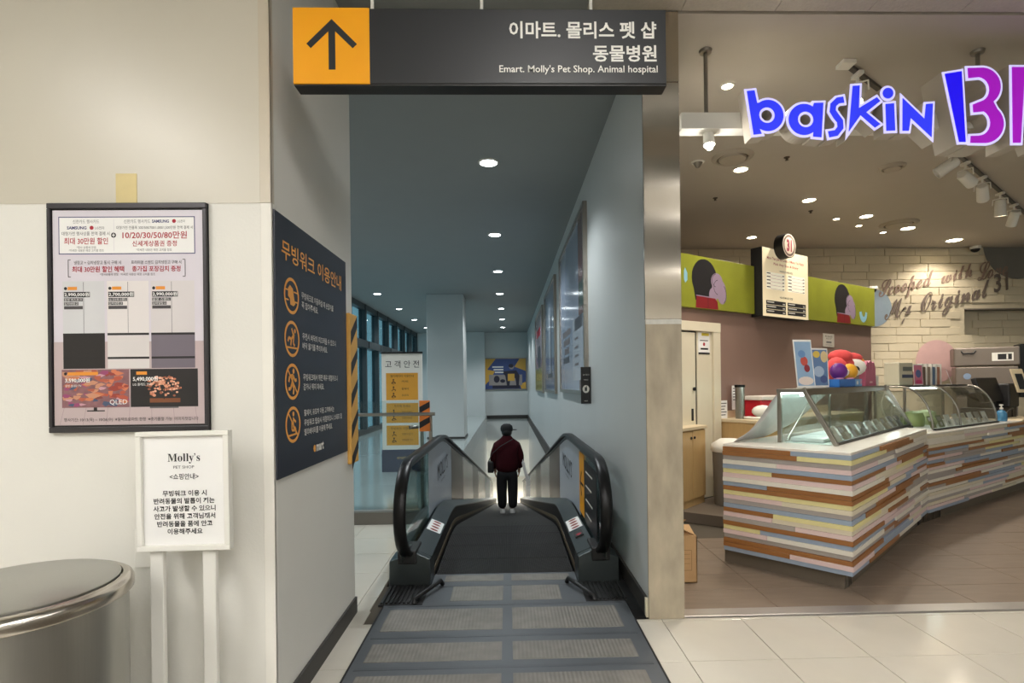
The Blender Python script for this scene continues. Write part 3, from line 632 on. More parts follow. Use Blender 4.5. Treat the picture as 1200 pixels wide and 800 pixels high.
for i, (a, b, c1, c2) in enumerate(fd):
    ps.rect(fr, a, 329, b, 392, h + 0.0003, mat('fridge_up%d' % i, c1, 0.35, 0, 0.04, 4)); ps.rect(fr, a, 392, b, 431.5, h + 0.0003, mat('fridge_low%d' % i, c2, 0.35, 0, 0.06, 4))
    ps.rect(fr, a, 390, b, 392.6, h + 0.0006, dsh); ps.rect(fr, a, 418, b, 420.5, h + 0.0006, dsh); ps.line(fr, [(a + 24.5, 330), (a + 24.5, 390)], 0.5, h + 0.0006, grey_ink)
    ps.disc(fr, a + 3.6, 337.5, 1.9, 1.9, t, ink, 12); ps.rect(fr, a + 6, 335.5, a + 17, 339.3, t, amber)
    ps.rect(fr, a + 1.6, 341.5, a + 32, 347.8, t, ink); ps.text(fr, pr_[i], a + 2.2, 342.1, a + 31.4, 347.2, t + 0.0004, paper, 0.02)
    for q, w_ in enumerate((22, 17, 22)): ps.rect(fr, a + 1.6, 348.8 + q * 4.6, a + 1.6 + w_, 352.6 + q * 4.6, t, mat('poster_caption', (66, 62, 64), 0.5))
    ps.text(fr, ln[i][0], a + 2.2, 349.2, a + 22.5, 352.2, t + 0.0004, paper); ps.text(fr, ln[i][1], a + 2.2, 353.8, a + 18, 356.8, t + 0.0004, paper)
# televisions
tv1 = MATS['poster_black']; ps.rect(fr, 69, 432.5, 148, 477, h + 0.0008, mat('tv_mauve', (132, 92, 96), 0.4, 0, 0.5, 30))
for q in range(90):
    x_ = random.uniform(70, 145); y_ = random.uniform(434, 475); c_ = random.choice([(176, 90, 66), (150, 70, 110), (196, 140, 110), (70, 84, 110), (196, 150, 160), (120, 60, 56), (200, 120, 80)])
    if x_ > 120 and y_ < 465: c_ = random.choice([(180, 84, 60), (206, 120, 84), (150, 60, 50)])
    a_ = random.uniform(0, PI); w_, l_ = random.uniform(1.5, 3.5), random.uniform(3, 8)
    pts = [(min(147.5, max(69.5, x_ + math.cos(a_ + k_) * l_ * (0.5 + 0.5 * (k_ % 2)))), min(476, max(433, y_ + math.sin(a_ + k_) * w_))) for k_ in (0, 1.3, 2.6, 3.9, 5.2)]
    ps.poly(fr, pts, h + 0.0009 + q * 0.000003, mat('tv_%d_%d_%d' % c_, c_, 0.4))
ps.rect(fr, 149.5, 432.5, 229, 477, h + 0.0008, dsh)
for q in range(110):
    a_ = random.uniform(0, 2 * PI); r_ = math.sqrt(random.random()); x_ = 188 + r_ * 21 * math.cos(a_); y_ = 454 - r_ * 13 * math.sin(a_)
    if y_ > 464: continue
    c_ = random.choice([(216, 150, 118), (196, 122, 92), (230, 178, 150), (150, 88, 64)]); ps.disc(fr, x_, y_, random.uniform(1, 2.4), random.uniform(0.8, 1.8), h + 0.0010 + q * 0.000003, mat('tree_%d' % c_[0], c_, 0.4), 7)
ps.rect(fr, 172, 467, 208, 472, h + 0.001, mat('tree_ground', (120, 70, 40), 0.4)); ps.line(fr, [(189, 455), (189, 468)], 1.2, h + 0.0014, dsh)
ps.rect(fr, 106, 477, 110, 480.5, h + 0.0008, dsh); ps.rect(fr, 98, 480.2, 119, 481.6, h + 0.0008, dsh); ps.poly(fr, [(206, 477), (206, 478.6), (172, 478.6), (172, 477)], h + 0.0009, grey_ink)
for x_, w_ in ((73.5, 38), (154, 15)): ps.disc(fr, x_, 437.3, 1.8, 1.8, t + 0.0006, ink, 12); ps.rect(fr, x_ + 2.5, 435.4, x_ + w_, 439.2, t + 0.0005, amber)
ps.text(fr, '3,590,000원', 73, 442, 102, 448, t + 0.001, paper, 0.02); ps.text(fr, '삼성 QLED TV', 73, 449.8, 92, 453, t + 0.001, paper); ps.text(fr, '5,490,000원', 152.5, 441, 182, 447.2, t + 0.001, paper, 0.02); ps.text(fr, 'LG 올레드 TV', 152.5, 448.8, 173, 452.2, t + 0.001, paper)
ps.text(fr, 'QLED', 125, 468, 145.5, 474.5, t + 0.001, paper, 0.0)
ps.text(fr, '행사기간: 10/13(목) ~ 10/26(수)  ※일렉트로마트 한정  ※조기품절 가능  이미지컷입니다', 71, 489, 229, 494, t, ink, 0.005)
ps.build('poster_print', po)
# paper tag tucked over the poster
fr2 = fr
MB().slab(fr2, 133, 202, 158, 237.5, 0, 0.006, mat('old_tape', (214, 196, 142), 0.6, 0, 0.08, 20)).build('wall_tag', bevel=0.002)
tag(bpy.data.objects['wall_tag'], 'yellowed card stuck on the wall above the dark framed poster', 'card')
# ================================================================== NAVY WALKWAY NOTICE ON THE SIDE WALL
nf = Fr((XL, 2.432, 2.285), (0, 0.01, 0), (0, 0, -0.01), (1, 0, 0))     # design unit = 1 cm
nv = thing('walkway_notice', 'navy wall sign with orange pictograms and rules for using the walkway', 'sign', (XL, 2.97, 1.09))
MB().slab(nf, 0, 0, 105.5, 119.5, 0, 0.012, navy).build('board', nv, bevel=0.002)
nt_ = MB(); H1 = 0.0128
def N_(s, y0, z1, y1, z0, m, b=0.0): nt_.text(nf, s, (y0 - 2.432) * 100, (2.285 - z1) * 100, (y1 - 2.432) * 100, (2.285 - z0) * 100, H1, m, b)
amber = mat('notice_amber', (248, 172, 74), 0.45, 0, 0.03, 8)
N_('무빙워크 이용안내', 2.50, 2.175, 3.385, 2.085, amber, 0.012)
gt = mat('notice_lettering', (226, 223, 214), 0.5)
N_('무빙워크로 이동하실 때 손잡이를', 2.735, 1.972, 3.227, 1.937, gt, 0.008); N_('꼭 잡아주세요.', 2.735, 1.925, 2.97, 1.89, gt, 0.008)
N_('우천시 바닥의 미끄러울 수 있으니', 2.74, 1.77, 3.267, 1.735, gt, 0.008); N_('바닥 물기를 주의하세요.', 2.74, 1.722, 3.115, 1.688, gt, 0.008)
N_('무빙워크에서 뛰면 매우 위험하오니', 2.745, 1.566, 3.292, 1.531, gt, 0.008); N_('걷거나 뛰지 마세요.', 2.745, 1.517, 3.05, 1.483, gt, 0.008)
N_('휠체어, 유모차 이용 고객께서는', 2.75, 1.386, 3.22, 1.352, gt, 0.008); N_('무빙워크 탑승시 위험하오니 스태프 및', 2.75, 1.337, 3.367, 1.303, gt, 0.008); N_('엘리베이터를 이용해 주세요.', 2.75, 1.29, 3.186, 1.256, gt, 0.008)
N_('e', 2.875, 1.196, 2.912, 1.158, amber, 0.04); N_('mart', 2.918, 1.203, 3.034, 1.157, offwhite, 0.04)
for q, zc in enumerate((1.93, 1.727, 1.525, 1.322)):
    X_, Y_ = 17.8, (2.285 - zc) * 100
    nt_.ring(nf, X_, Y_, 9.0, 8.6, 1.5, H1, amber)
    if q == 0:   # hand on a rail
        nt_.poly(nf, [(X_ - 4.2, Y_ - 3.2), (X_ - 2, Y_ - 5), (X_ + 1.5, Y_ - 3.6), (X_ + 3.2, Y_ + 1.5), (X_ + 4.4, Y_ + 3.2), (X_ + 2, Y_ + 4.6), (X_ - 1.8, Y_ + 4.2), (X_ - 2.2, Y_ + 1.5), (X_ - 4.4, Y_ + 0.5)][::-1], H1 + 0.0004, amber)
        for yy in (-2.3, 2.3): nt_.line(nf, [(X_ - 7.4, Y_ + yy), (X_ - 3.6, Y_ + yy)], 0.7, H1, amber); nt_.line(nf, [(X_ + 2.6, Y_ + yy), (X_ + 7.4, Y_ + yy)], 0.7, H1, amber)
    elif q == 1: # slipping figure
        nt_.disc(nf, X_ + 3.4, Y_ - 4, 1.1, 1.1, H1, amber, 12)
        for pts in ([(X_ + 2.6, Y_ - 2.6), (X_ - 1, Y_ + 0.2)], [(X_ - 1, Y_ + 0.2), (X_ - 4, Y_ - 0.5), (X_ - 5, Y_ + 1.5)], [(X_ + 2.4, Y_ - 2.4), (X_ + 1.2, Y_ + 1.8), (X_ + 3, Y_ + 3.2)], [(X_ - 1, Y_ + 0.2), (X_ - 1.8, Y_ + 3.2)], [(X_ + 1.5, Y_ - 2), (X_ - 0.5, Y_ - 5)]): nt_.line(nf, pts, 1.4, H1, amber)
        nt_.line(nf, [(X_ - 6.8, Y_ + 4.2), (X_ + 6.8, Y_ + 4.2)], 0.9, H1, amber)
    elif q == 2: # running figure, barred
        nt_.disc(nf, X_ + 1.2, Y_ - 5, 1.3, 1.3, H1, amber, 12)
        for pts in ([(X_ + 0.6, Y_ - 3.4), (X_ - 0.8, Y_ + 0.8)], [(X_ + 0.6, Y_ - 3), (X_ - 3.6, Y_ - 2.4), (X_ - 4.6, Y_ + 0.2)], [(X_ + 0.6, Y_ - 3), (X_ + 2.8, Y_ - 0.4), (X_ + 4.8, Y_ - 1)], [(X_ - 0.8, Y_ + 0.8), (X_ + 1.4, Y_ + 3.2), (X_ + 0.6, Y_ + 6)], [(X_ - 0.8, Y_ + 0.8), (X_ - 2.6, Y_ + 3.4), (X_ - 5.2, Y_ + 3.4)]): nt_.line(nf, pts, 1.6, H1, amber)
        nt_.line(nf, [(X_ - 5.4, Y_ - 5.4), (X_ + 5.4, Y_ + 5.4)], 1.0, H1 + 0.0003, amber)
    else:        # figure with a cart, barred
        nt_.disc(nf, X_ + 0.4, Y_ - 5, 1.2, 1.2, H1, amber, 12)
        for pts in ([(X_ + 0.4, Y_ - 3.4), (X_ + 0.2, Y_ + 1.4)], [(X_ + 0.4, Y_ - 2.6), (X_ + 3.4, Y_ - 1)], [(X_ + 0.2, Y_ + 1.4), (X_ + 3, Y_ + 1.8), (X_ + 3.2, Y_ + 4.2)], [(X_ - 1.4, Y_ - 2), (X_ - 1.6, Y_ + 2.6), (X_ + 2, Y_ + 2.8)]): nt_.line(nf, pts, 1.2, H1, amber)
        nt_.line(nf, [(X_ - 6, Y_ + 5), (X_ + 5, Y_ + 4.6)], 0.9, H1, amber); nt_.line(nf, [(X_ - 5.4, Y_ - 5.4), (X_ + 5.4, Y_ + 5.4)], 1.0, H1 + 0.0003, amber)
nt_.build('lettering', nv)
# yellow and black corner guard
hz_y = mat('hazard_yellow', (222, 170, 84), 0.55, 0, 0.06, 14)
cg = thing('corner_guard', 'yellow and black striped foam guard on the far corner of the left wall', 'corner guard', (XL, 3.58, 1.0))
MB().box((XL, 3.515, 1.0), (XL + 0.028, 3.682, 1.97), hz_y).box((XL - 0.14, 3.652, 1.0), (XL + 0.001, 3.682, 1.97), hz_y).build('foam', cg, bevel=0.008)
cf = Fr((XL + 0.028, 3.515, 1.97), (0, 1, 0), (0, 0, -1), (1, 0, 0)); cs = MB()
for q in range(5):
    z_ = 0.02 + q * 0.2; cs.poly(cf, [(0.008, z_ + 0.19), (0.16, z_ + 0.06), (0.16, z_ - 0.0 if z_ > 0.03 else 0.005), (0.008, z_ + 0.10)][::1], 0.0008, ink)
cs.build('stripes', cg)
# ================================================================== EASEL NOTICE AND BIN
es = thing('standing_notice', 'white wooden stand with a framed pet shop notice beside the bin', 'sign stand', (-1.342, 2.28, 0.0))
sf_ = Fr((-1.529 - 163.5 * 0.00349, 2.27, 1.318 + 506 * 0.00351), (0.00349, 0, 0.00003), (0.00002, 0, -0.00351), (0, -1, 0))
MB().slab(sf_, 163.5, 506, 271, 645, -0.018, -0.004, white_gloss).build('back_board', es)
for (a, b, c, d) in ((163.5, 506, 271, 511.5), (163.5, 638.5, 271, 645), (163.5, 511.5, 170, 638.5), (264.5, 511.5, 271, 638.5)): MB().slab(sf_, a, b, c, d, -0.004, 0.014, white_gloss).build('frame_rail', es, bevel=0.003)
pp = MB().rect(sf_, 170, 511.5, 264.5, 638.5, -0.002, paper); hh = -0.0008
def S_(s, x0, y0, x1, y1, m=ink, b=0.0): pp.text(sf_, s, x0, y0, x1, y1, hh, m, b)
S_('𝐌𝐨𝐥𝐥𝐲’𝐬', 198.5, 532, 236, 544); S_('PET SHOP', 205, 546.3, 229, 549.6); S_('<쇼핑안내>', 200.5, 555.5, 234, 562.5, ink, 0.012)
for q, (s_, a, b) in enumerate((('무빙워크 이용 시', 192, 243), ('반려동물의 발톱이 끼는', 181.5, 252), ('사고가 발생할 수 있으니', 181, 253), ('안전을 위해 고객님께서', 182, 252.5), ('반려동물을 품에 안고', 185, 249), ('이용해주세요', 197, 237.5))): S_(s_, a, 575 + q * 8.9, b, 581.8 + q * 8.9, ink, 0.022)
pp.build('notice_sheet', es)
for xa in (-1.449, -1.236):
    MB().box((xa - 0.027, 2.275, 0.0), (xa + 0.027, 2.30, 0.84), white_gloss).build('leg', es, bevel=0.004)
    MB().box((xa - 0.027, 2.18, 0.0), (xa + 0.027, 2.4, 0.03), white_gloss).build('foot', es, bevel=0.004)
# switch-like box on the wall behind the bin
tag(MB().slab(Fr((0, 2.43, 0), (1, 0, 0), (0, 0, 1), (0, -1, 0)), -1.635, 0.72, -1.55, 0.89, 0, 0.012, white_gloss).build('wall_bracket', bevel=0.004), 'small white plate on the wall between bin and notice stand', 'wall plate')
tb_ = thing('trash_bin', 'round brushed steel trash bin with a flat lid in the left corner', 'bin', (-1.71, 1.93, 0.0)); bc = (-1.71, 1.93, 0)
MB().lathe([(0.325, 0.0), (0.325, 0.04), (0.32, 0.045), (0.32, 0.765), (0.312, 0.77)], bc, steel, 56).build('drum', tb_, smooth=40)
MB().lathe([(0.332, 0.762), (0.337, 0.768), (0.337, 0.795), (0.332, 0.806), (0.318, 0.814), (0.302, 0.816)], bc, steel_h, 56).build('rim', tb_, smooth=50)
MB().lathe([(0.296, 0.812), (0.296, 0.822), (0.288, 0.826), (0.0, 0.83)], bc, steel, 56).build('lid', tb_, smooth=40)
MB().lathe([(0.33, 0.0), (0.335, 0.01), (0.33, 0.03)], bc, black, 40).build('base_ring', tb_)
# ================================================================== CORRIDOR: downlights, railing, standee, posters
def downlight(x, y, z, r, label, group, em, watt, color, spot=2.3, on=True):
    t = thing('downlight', label, 'downlight', (x, y, z - 0.012), group)
    MB().lathe([(r * 1.28, -0.001), (r * 1.25, -0.009), (r * 1.02, -0.012), (r, -0.004), (r, 0.0)], (x, y, z), offwhite, 24).build('trim_ring', t, smooth=50)
    MB().lathe([(r, -0.005), (r * 0.5, -0.007), (0.0, -0.008)], (x, y, z), em, 24).build('lens', t, smooth=60)
    if watt: lamp('lamp', 'SPOT', (x, y, z - 0.03), watt, color, 0.06, (0, 0, 0), spot, 0.6, t)
    return t
OR = ['nearest', 'second', 'third', 'fourth', 'fifth', 'sixth', 'seventh']
for i in range(7):
    downlight(-0.17, 5.61 + 2.70 * i, CORR_Z, 0.085, '%s round downlight of the row above the moving walkway' % OR[i], 'corridor downlights', emit_cool, E_CORR, (0.92, 0.97, 1.0))
for i in range(7):
    downlight(-3.2, 5.5 + 2.70 * i, CORR_Z, 0.085, '%s round downlight of the row along the window wall' % OR[i], 'corridor downlights', emit_cool, E_CORR, (0.92, 0.97, 1.0))
# glass guard rail at the platform edge
gr = thing('glass_guard', 'glass guard with a steel top rail on the step left of the walkway', 'railing', (-2.4, 5.98, 0.152))
for a, b in ((-4.08, -2.5), (-2.49, -0.90)): MB().box((a, 5.975, 0.16), (b, 5.987, 1.335), glass_t2 if 'glass_t2' in globals() else glass_g).build('glass_pane', gr)
MB().tube([(-4.08, 5.93, 1.19), (-0.79, 5.93, 1.19)], 0.019, frame_steel, 12).build('top_rail', gr, smooth=60)
for xx in (-0.945, -0.85):
    MB().box((xx - 0.018, 5.99, 0.152), (xx + 0.018, 6.02, 1.20), frame_steel).tube([(xx, 6.0, 1.19), (xx, 5.94, 1.19)], 0.008, frame_steel, 8).build('post', gr, bevel=0.003)
for xx in (-2.5, -3.9): MB().box((xx - 0.018, 5.99, 0.152), (xx + 0.018, 6.02, 1.20), frame_steel).tube([(xx, 6.0, 1.19), (xx, 5.94, 1.19)], 0.008, frame_steel, 8).build('post', gr, bevel=0.003)
MB().tube([(-0.985, 5.97, 1.05), (-1.06, 5.9, 1.05)], 0.02, frame_steel).build('clamp', gr)
hb = thing('hazard_board', 'orange board with black diagonal stripes on the end of the glass guard', 'warning board', (-0.905, 5.96, 1.0))
hf = Fr((-0.965, 5.960, 1.335), (1, 0, 0), (0, 0, -1), (0, -1, 0))
MB().slab(hf, 0, 0, 0.115, 0.335, -0.012, 0, mat('hazard_orange', (232, 128, 44), 0.5)).build('board', hb, bevel=0.003)
hm = MB()
for q in range(2): hm.poly(hf, [(0.0, 0.14 + q * 0.165), (0.115, 0.075 + q * 0.165), (0.115, 0.01 + q * 0.165), (0.0, 0.07 + q * 0.165)], 0.001, ink)
hm.build('stripes', hb)
# free-standing safety banner
sd = thing('banner_stand', 'tall white customer safety banner with yellow panels standing behind the glass guard', 'banner', (-1.655, 8.62, 0.15))
KB = 0.01347; bf = Fr((-1.972, 8.6, 2.008), (KB, 0, 0), (0, 0, -KB), (0, -1, 0))    # 47 x 138 design px
MB().slab(bf, 0, 0, 47, 138, -0.03, 0, offwhite).build('panel', sd, bevel=0.004)
MB().slab(bf, -0.5, -1.6, 47.5, 0.6, -0.035, 0.006, black).build('top_rail', sd, bevel=0.004)
MB().slab(bf, -1, 112, 48, 139, -0.06, 0.004, mat('banner_base', (70, 74, 92), 0.5)).build('base', sd, bevel=0.004)
bp = MB(); yl = mat('banner_yellow', (222, 158, 52), 0.5)
bp.text(bf, '고 객 안 전', 4.2, 8.5, 43.5, 17, 0.0012, ink, 0.0)
for (a, b) in ((23, 54.5), (58, 81), (84, 107)): bp.rect(bf, 5, a, 42, b, 0.0008, yl)
bp.text(bf, '엘리베이터 이용안내', 10, 25, 37, 28, 0.0014, ink); bp.text(bf, '주의해 주세요', 14, 60, 33, 63, 0.0014, ink); bp.text(bf, '무빙워크 이용안내', 10, 86, 36, 89, 0.0014, ink)
for q, (yy, s_) in enumerate(((33, '카트'), (41.5, '휠체어'), (49, '유모차'), (68.5, '뛰지 마세요'), (75.5, '기대지 마세요'), (94, '손잡이 잡기'), (101, '반려동물 안기'))):
    x_ = 12; bp.disc(bf, x_ + 1.6, yy - 2.2, 0.9, 0.9, 0.0014, ink, 10)
    bp.line(bf, [(x_ + 1.6, yy - 1.5), (x_ + 1.4, yy + 0.6), (x_ + 3.6, yy + 0.8), (x_ + 4, yy + 2.4)], 0.8, 0.0014, ink); bp.line(bf, [(x_ - 0.6, yy + 2.4), (x_ + 1, yy + 0.8)], 0.7, 0.0014, ink)
    if q % 2 == 0: bp.ring(bf, x_ + 1.2, yy + 1.6, 1.8, 1.5, 0.5, 0.0014, ink, 14)
    bp.text(bf, s_, 23, yy - 1.4, 31 + (4 if len(s_) > 4 else 0), yy + 1.2, 0.0014, ink)
bp.text(bf, 'emart', 17, 120, 27, 123, 0.0052, mat('banner_logo', (200, 170, 110), 0.5))
bp.build('banner_print', sd)
# framed posters along the right wall
def wall_poster(y0, y1, z0, z1, label, kind):
    t = thing('wall_poster', label, 'poster', (XR, (y0 + y1) / 2, z0), 'posters on the corridor wall')
    wf = Fr((XR, y1, z1), (0, -(y1 - y0) / 100.0, 0), (0, 0, -(z1 - z0) / 100.0), (-1, 0, 0))       # 100 x 100, x runs towards the camera
    MB().slab(wf, 0, 0, 100, 100, 0.0, 0.03, frame_steel).build('backing', t)
    for (a, b, c, d) in ((0, 0, 100, 2.2), (0, 97.8, 100, 100), (0, 2.2, 2, 97.8), (98, 2.2, 100, 97.8)): MB().slab(wf, a, b, c, d, 0.03, 0.05, frame_steel).build('frame_rail', t, bevel=0.003)
    m = MB()
    if kind == 0:
        m.rect(wf, 2, 2.2, 98, 97.8, 0.0305, mat('poster_blue_grey', (150, 164, 184), 0.12, 0, 0.06, 2)); m.rect(wf, 80, 2.2, 98, 97.8, 0.031, mat('poster_maroon', (96, 66, 66), 0.15, 0, 0.15, 3))
        m.rect(wf, 82, 38, 98, 52, 0.0313, mat('poster_green', (60, 84, 80), 0.15)); m.rect(wf, 58, 56, 98, 92, 0.0316, mat('poster_sky', (176, 186, 198), 0.15)); m.rect(wf, 66, 56, 92, 63, 0.032, mat('poster_dark', (58, 60, 70), 0.3))
        for q in range(3): m.rect(wf, 14 + q * 4, 58 + q * 6, 50 - q * 3, 62 + q * 6, 0.0316, grey_ink)
        m.rect(wf, 16, 76, 44, 80, 0.0316, MATS['poster_dark'])
        for q in range(4): m.rect(wf, 66, 67 + q * 5, 78, 68.4 + q * 5, 0.0322, grey_ink)
    elif kind == 1:
        m.rect(wf, 2, 2.2, 98, 97.8, 0.0305, mat('poster_slate', (120, 138, 158), 0.12, 0, 0.06, 2)); m.rect(wf, 40, 20, 60, 90, 0.031, mat('poster_pale', (168, 178, 190), 0.12)); m.rect(wf, 62, 30, 68, 84, 0.0312, MATS['poster_dark']); m.rect(wf, 30, 82, 74, 86, 0.0314, MATS['poster_dark'])
    else:
        m.rect(wf, 2, 2.2, 98, 70, 0.0305, mat('poster_rose', (140, 130, 140), 0.15, 0, 0.1, 2)); m.rect(wf, 2, 70, 98, 97.8, 0.0305, mat('poster_olive', (150, 150, 70), 0.15, 0, 0.1, 2)); m.rect(wf, 20, 20, 70, 30, 0.031, red_ink); m.disc(wf, 55, 56, 22, 14, 0.0312, MATS['poster_dark'])
    m.build('poster_print', t)
wall_poster(5.93, 8.75, 1.37, 3.49, 'large framed blue poster with a dark red edge, nearest on the corridor wall', 0)
wall_poster(9.7, 12.35, 1.32, 3.45, 'framed slate blue poster in the middle of the three on the corridor wall', 1)
wall_poster(13.2, 16.4, 1.28, 3.42, 'framed rose and olive poster, farthest of the three on the corridor wall', 2)
fs_ = thing('flag_sign', 'small black flag sign with a white hand symbol on the corridor wall', 'sign', (0.83, 5.78, 1.28))
ff_ = Fr((0.775, 5.77, 1.675), (1, 0, 0), (0, 0, -1), (0, -1, 0))
MB().slab(ff_, 0, 0, 0.107, 0.39, -0.012, 0, black).build('board', fs_, bevel=0.002)
fm_ = MB().disc(ff_, 0.053, 0.235, 0.036, 0.042, 0.001, offwhite, 20).rect(ff_, 0.042, 0.215, 0.064, 0.255, 0.0016, ink).rect(ff_, 0.056, 0.20, 0.062, 0.22, 0.0016, ink)
fm_.text(ff_, '손대지', 0.02, 0.075, 0.088, 0.092, 0.001, offwhite); fm_.build('lettering', fs_); fm_ = MB(); fm_.text(ff_, '마세요', 0.03, 0.13, 0.078, 0.144, 0.001, offwhite); fm_.text(ff_, 'emart', 0.035, 0.355, 0.072, 0.366, 0.001, offwhite); fm_.build('lettering', fs_)
# framed picture on the far wall
pw = thing('framed_picture', 'wide framed blue and yellow picture on the far corridor wall', 'picture', (-0.1, 23.97, 1.26))
qf = Fr((-1.04, 24.0, 2.66), (0.01865, 0, 0), (0, 0, -0.0194), (0, -1, 0))       # 100 x 72
MB().slab(qf, 0, 0, 100, 72, 0, 0.04, dark_steel).build('backing', pw)
for (a, b, c, d) in ((0, 0, 100, 2), (0, 70, 100, 72), (0, 2, 1.5, 70), (98.5, 2, 100, 70)): MB().slab(qf, a, b, c, d, 0.04, 0.06, frame_steel).build('frame_rail', pw)
pm = MB(); pb = mat('picture_blue', (58, 76, 128), 0.4, 0, 0.1, 2); py_ = mat('picture_ochre', (206, 160, 66), 0.4, 0, 0.1, 2); pd = mat('picture_dark', (36, 34, 52), 0.4); pg = mat('picture_grey', (150, 142, 138), 0.4)
pm.rect(qf, 1.5, 2, 98.5, 70, 0.041, pb); pm.poly(qf, [(1.5, 2), (1.5, 62), (14, 50), (26, 30), (8, 26), (28, 2)], 0.042, py_); pm.poly(qf, [(98.5, 2), (84, 2), (72, 20), (98.5, 30)], 0.042, py_); pm.poly(qf, [(98.5, 54), (84, 60), (88, 70), (98.5, 70)], 0.042, py_)
pm.rect(qf, 12, 38, 90, 62, 0.043, pg); pm.rect(qf, 20, 62, 84, 69, 0.043, pd); pm.poly(qf, [(54, 30), (40, 30), (50, 40), (54, 62), (60, 62), (62, 46), (74, 46), (76, 62), (82, 62), (84, 40), (76, 28)], 0.044, pd)
pm.rect(qf, 56, 36, 72, 52, 0.045, py_); pm.disc(qf, 65, 20, 6, 6, 0.045, pg, 16); pm.disc(qf, 64, 18, 6, 4.4, 0.046, pd, 16)
for q in range(3): pm.rect(qf, 20 + q * 3, 19 + q * 6, 46, 22 + q * 6, 0.045, offwhite)
pm.disc(qf, 30, 48, 7, 8, 0.045, pd, 14); pm.disc(qf, 44, 52, 6, 4, 0.045, pd, 14)
pm.build('picture_print', pw)
# ================================================================== SHOP: counter
Bp = Vector((2.40, 3.78, 0)); cu_ = Vector((0.736, 0.677, 0)); cv = Vector((-0.677, 0.736, 0)); cw_ = Vector((0.85, 0.527, 0)); cn = Vector((-0.527, 0.85, 0))
L1 = 2.6; L0 = 0.93; L2 = 3.9; Dp = Bp + cu_ * L1; ZT = 0.97; ZT2 = 0.915
def up(z): return Vector((0, 0, z))
sc = thing('serving_counter', 'angled shop counter clad in pastel and brown wooden planks with white top', 'counter', (3.3, 4.9, 0))
def poly2(pts): return [(p.x, p.y) for p in pts]
Ap = Bp + cv * L0
back = [Dp + cw_ * L2, Dp + cw_ * L2 + cn * 0.8, Dp + cn * 0.80 + cw_ * 0.05, Ap + cu_ * 0.05]
ins = 0.012
core = [Bp + cu_ * ins + cv * ins, Dp + cv * ins, Dp + cn * 0.80 + cw_ * 0.05, Ap + cu_ * ins]
MB().prism(poly2(core), 0.12, ZT - 0.001, taupe).build('core', sc)
core2 = [Dp + cn * ins, Dp + cw_ * L2 + cn * ins, Dp + cw_ * L2 + cn * 0.8, Dp + cn * 0.80 + cw_ * 0.05]
MB().prism(poly2(core2), 0.12, ZT2 - 0.001, taupe).build('core', sc)
ki = 0.06
kick = [Bp + cu_ * ki + cv * ki, Dp + cv * ki, Dp + cw_ * L2 + cn * ki, Dp + cw_ * L2 + cn * 0.75, Dp + cn * 0.75 + cw_ * 0.05, Ap + cu_ * ki + cv * 0.025]
MB().prism(poly2(kick), 0.0, 0.12, taupe).build('kick_plate', sc)
o_ = 0.006
top1 = [Bp - cu_ * o_ - cv * o_, Dp - cv * o_, Dp + cn * 0.80 + cw_ * 0.05, Ap - cu_ * o_ + cv * 0.0]
MB().prism(poly2(top1), ZT, ZT + 0.02, marble).build('worktop', sc, bevel=0.003)
top2 = [Dp - cn * o_ + cu_ * 0.004, Dp + cw_ * 2.95 - cn * o_, Dp + cw_ * 2.95 + cn * 0.8, Dp + cn * 0.80 + cw_ * 0.055]
MB().prism(poly2(top2), ZT2, ZT2 + 0.02, marble).build('worktop', sc, bevel=0.003)
top3 = [Dp + cw_ * 2.955 - cn * o_, Dp + cw_ * L2 - cn * o_, Dp + cw_ * L2 + cn * 0.8, Dp + cw_ * 2.955 + cn * 0.8]
MB().prism(poly2(top3), ZT2, ZT2 + 0.03, maple_top).build('worktop', sc, bevel=0.003)
PM = {'n': wood_mat('plank_brown', (172, 118, 66), (126, 80, 40), 0.4, (3, 3, 60)), 'b': mat('plank_blue', (150, 164, 182), 0.5, 0, 0.06, 25), 'y': mat('plank_yellow', (222, 212, 152), 0.5, 0, 0.06, 25),
      'p': mat('plank_pink', (218, 194, 190), 0.5, 0, 0.06, 25), 'w': mat('plank_white', (224, 218, 204), 0.5, 0, 0.06, 25), 'g': mat('plank_grey', (166, 158, 152), 0.5, 0, 0.06, 25), 'c': mat('plank_cream', (216, 206, 182), 0.5, 0, 0.06, 25)}
NR = 24; RH = (ZT - 0.12) / NR
# rows from the top of the left-hand face: (split, first colour, second colour)
rows = [(0.57, 'n', 'b'), (0.62, 'n', 'y'), (1, 'g', 'g'), (0.46, 'w', 'p'), (1, 'b', 'b'), (0.42, 'y', 'n'), (1, 'p', 'p'), (1, 'w', 'w'), (0.38, 'b', 'n'), (0.38, 'n', 'n'), (1, 'y', 'y'), (0.5, 'p', 'c'), (1, 'g', 'g'), (1, 'b', 'b'), (0.43, 'n', 'y'), (0.42, 'p', 'c'),
        (0.6, 'g', 'p'), (1, 'n', 'n'), (0.32, 'y', 'b'), (0.38, 'p', 'w'), (1, 'g', 'g'), (1, 'n', 'n'), (0.56, 'n', 'p'), (1, 'b', 'b')]
def plank(o, d, nrm, s0, s1, r, col, proud, zt_=None):
    RH = ((zt_ or ZT) - 0.12) / NR; z1 = (zt_ or ZT) - r * RH; z0 = z1 - RH
    MB().obox(o + d * s0 + up(z0 + 0.0006) + nrm * (-0.013), d * (s1 - s0 - 0.0012), nrm * (0.013 + proud), up(RH - 0.0012), PM[col]).build('plank', sc, bevel=0.0018)
rnd = random.Random(11); cols = 'nbypwgcnbwpcwgnc'
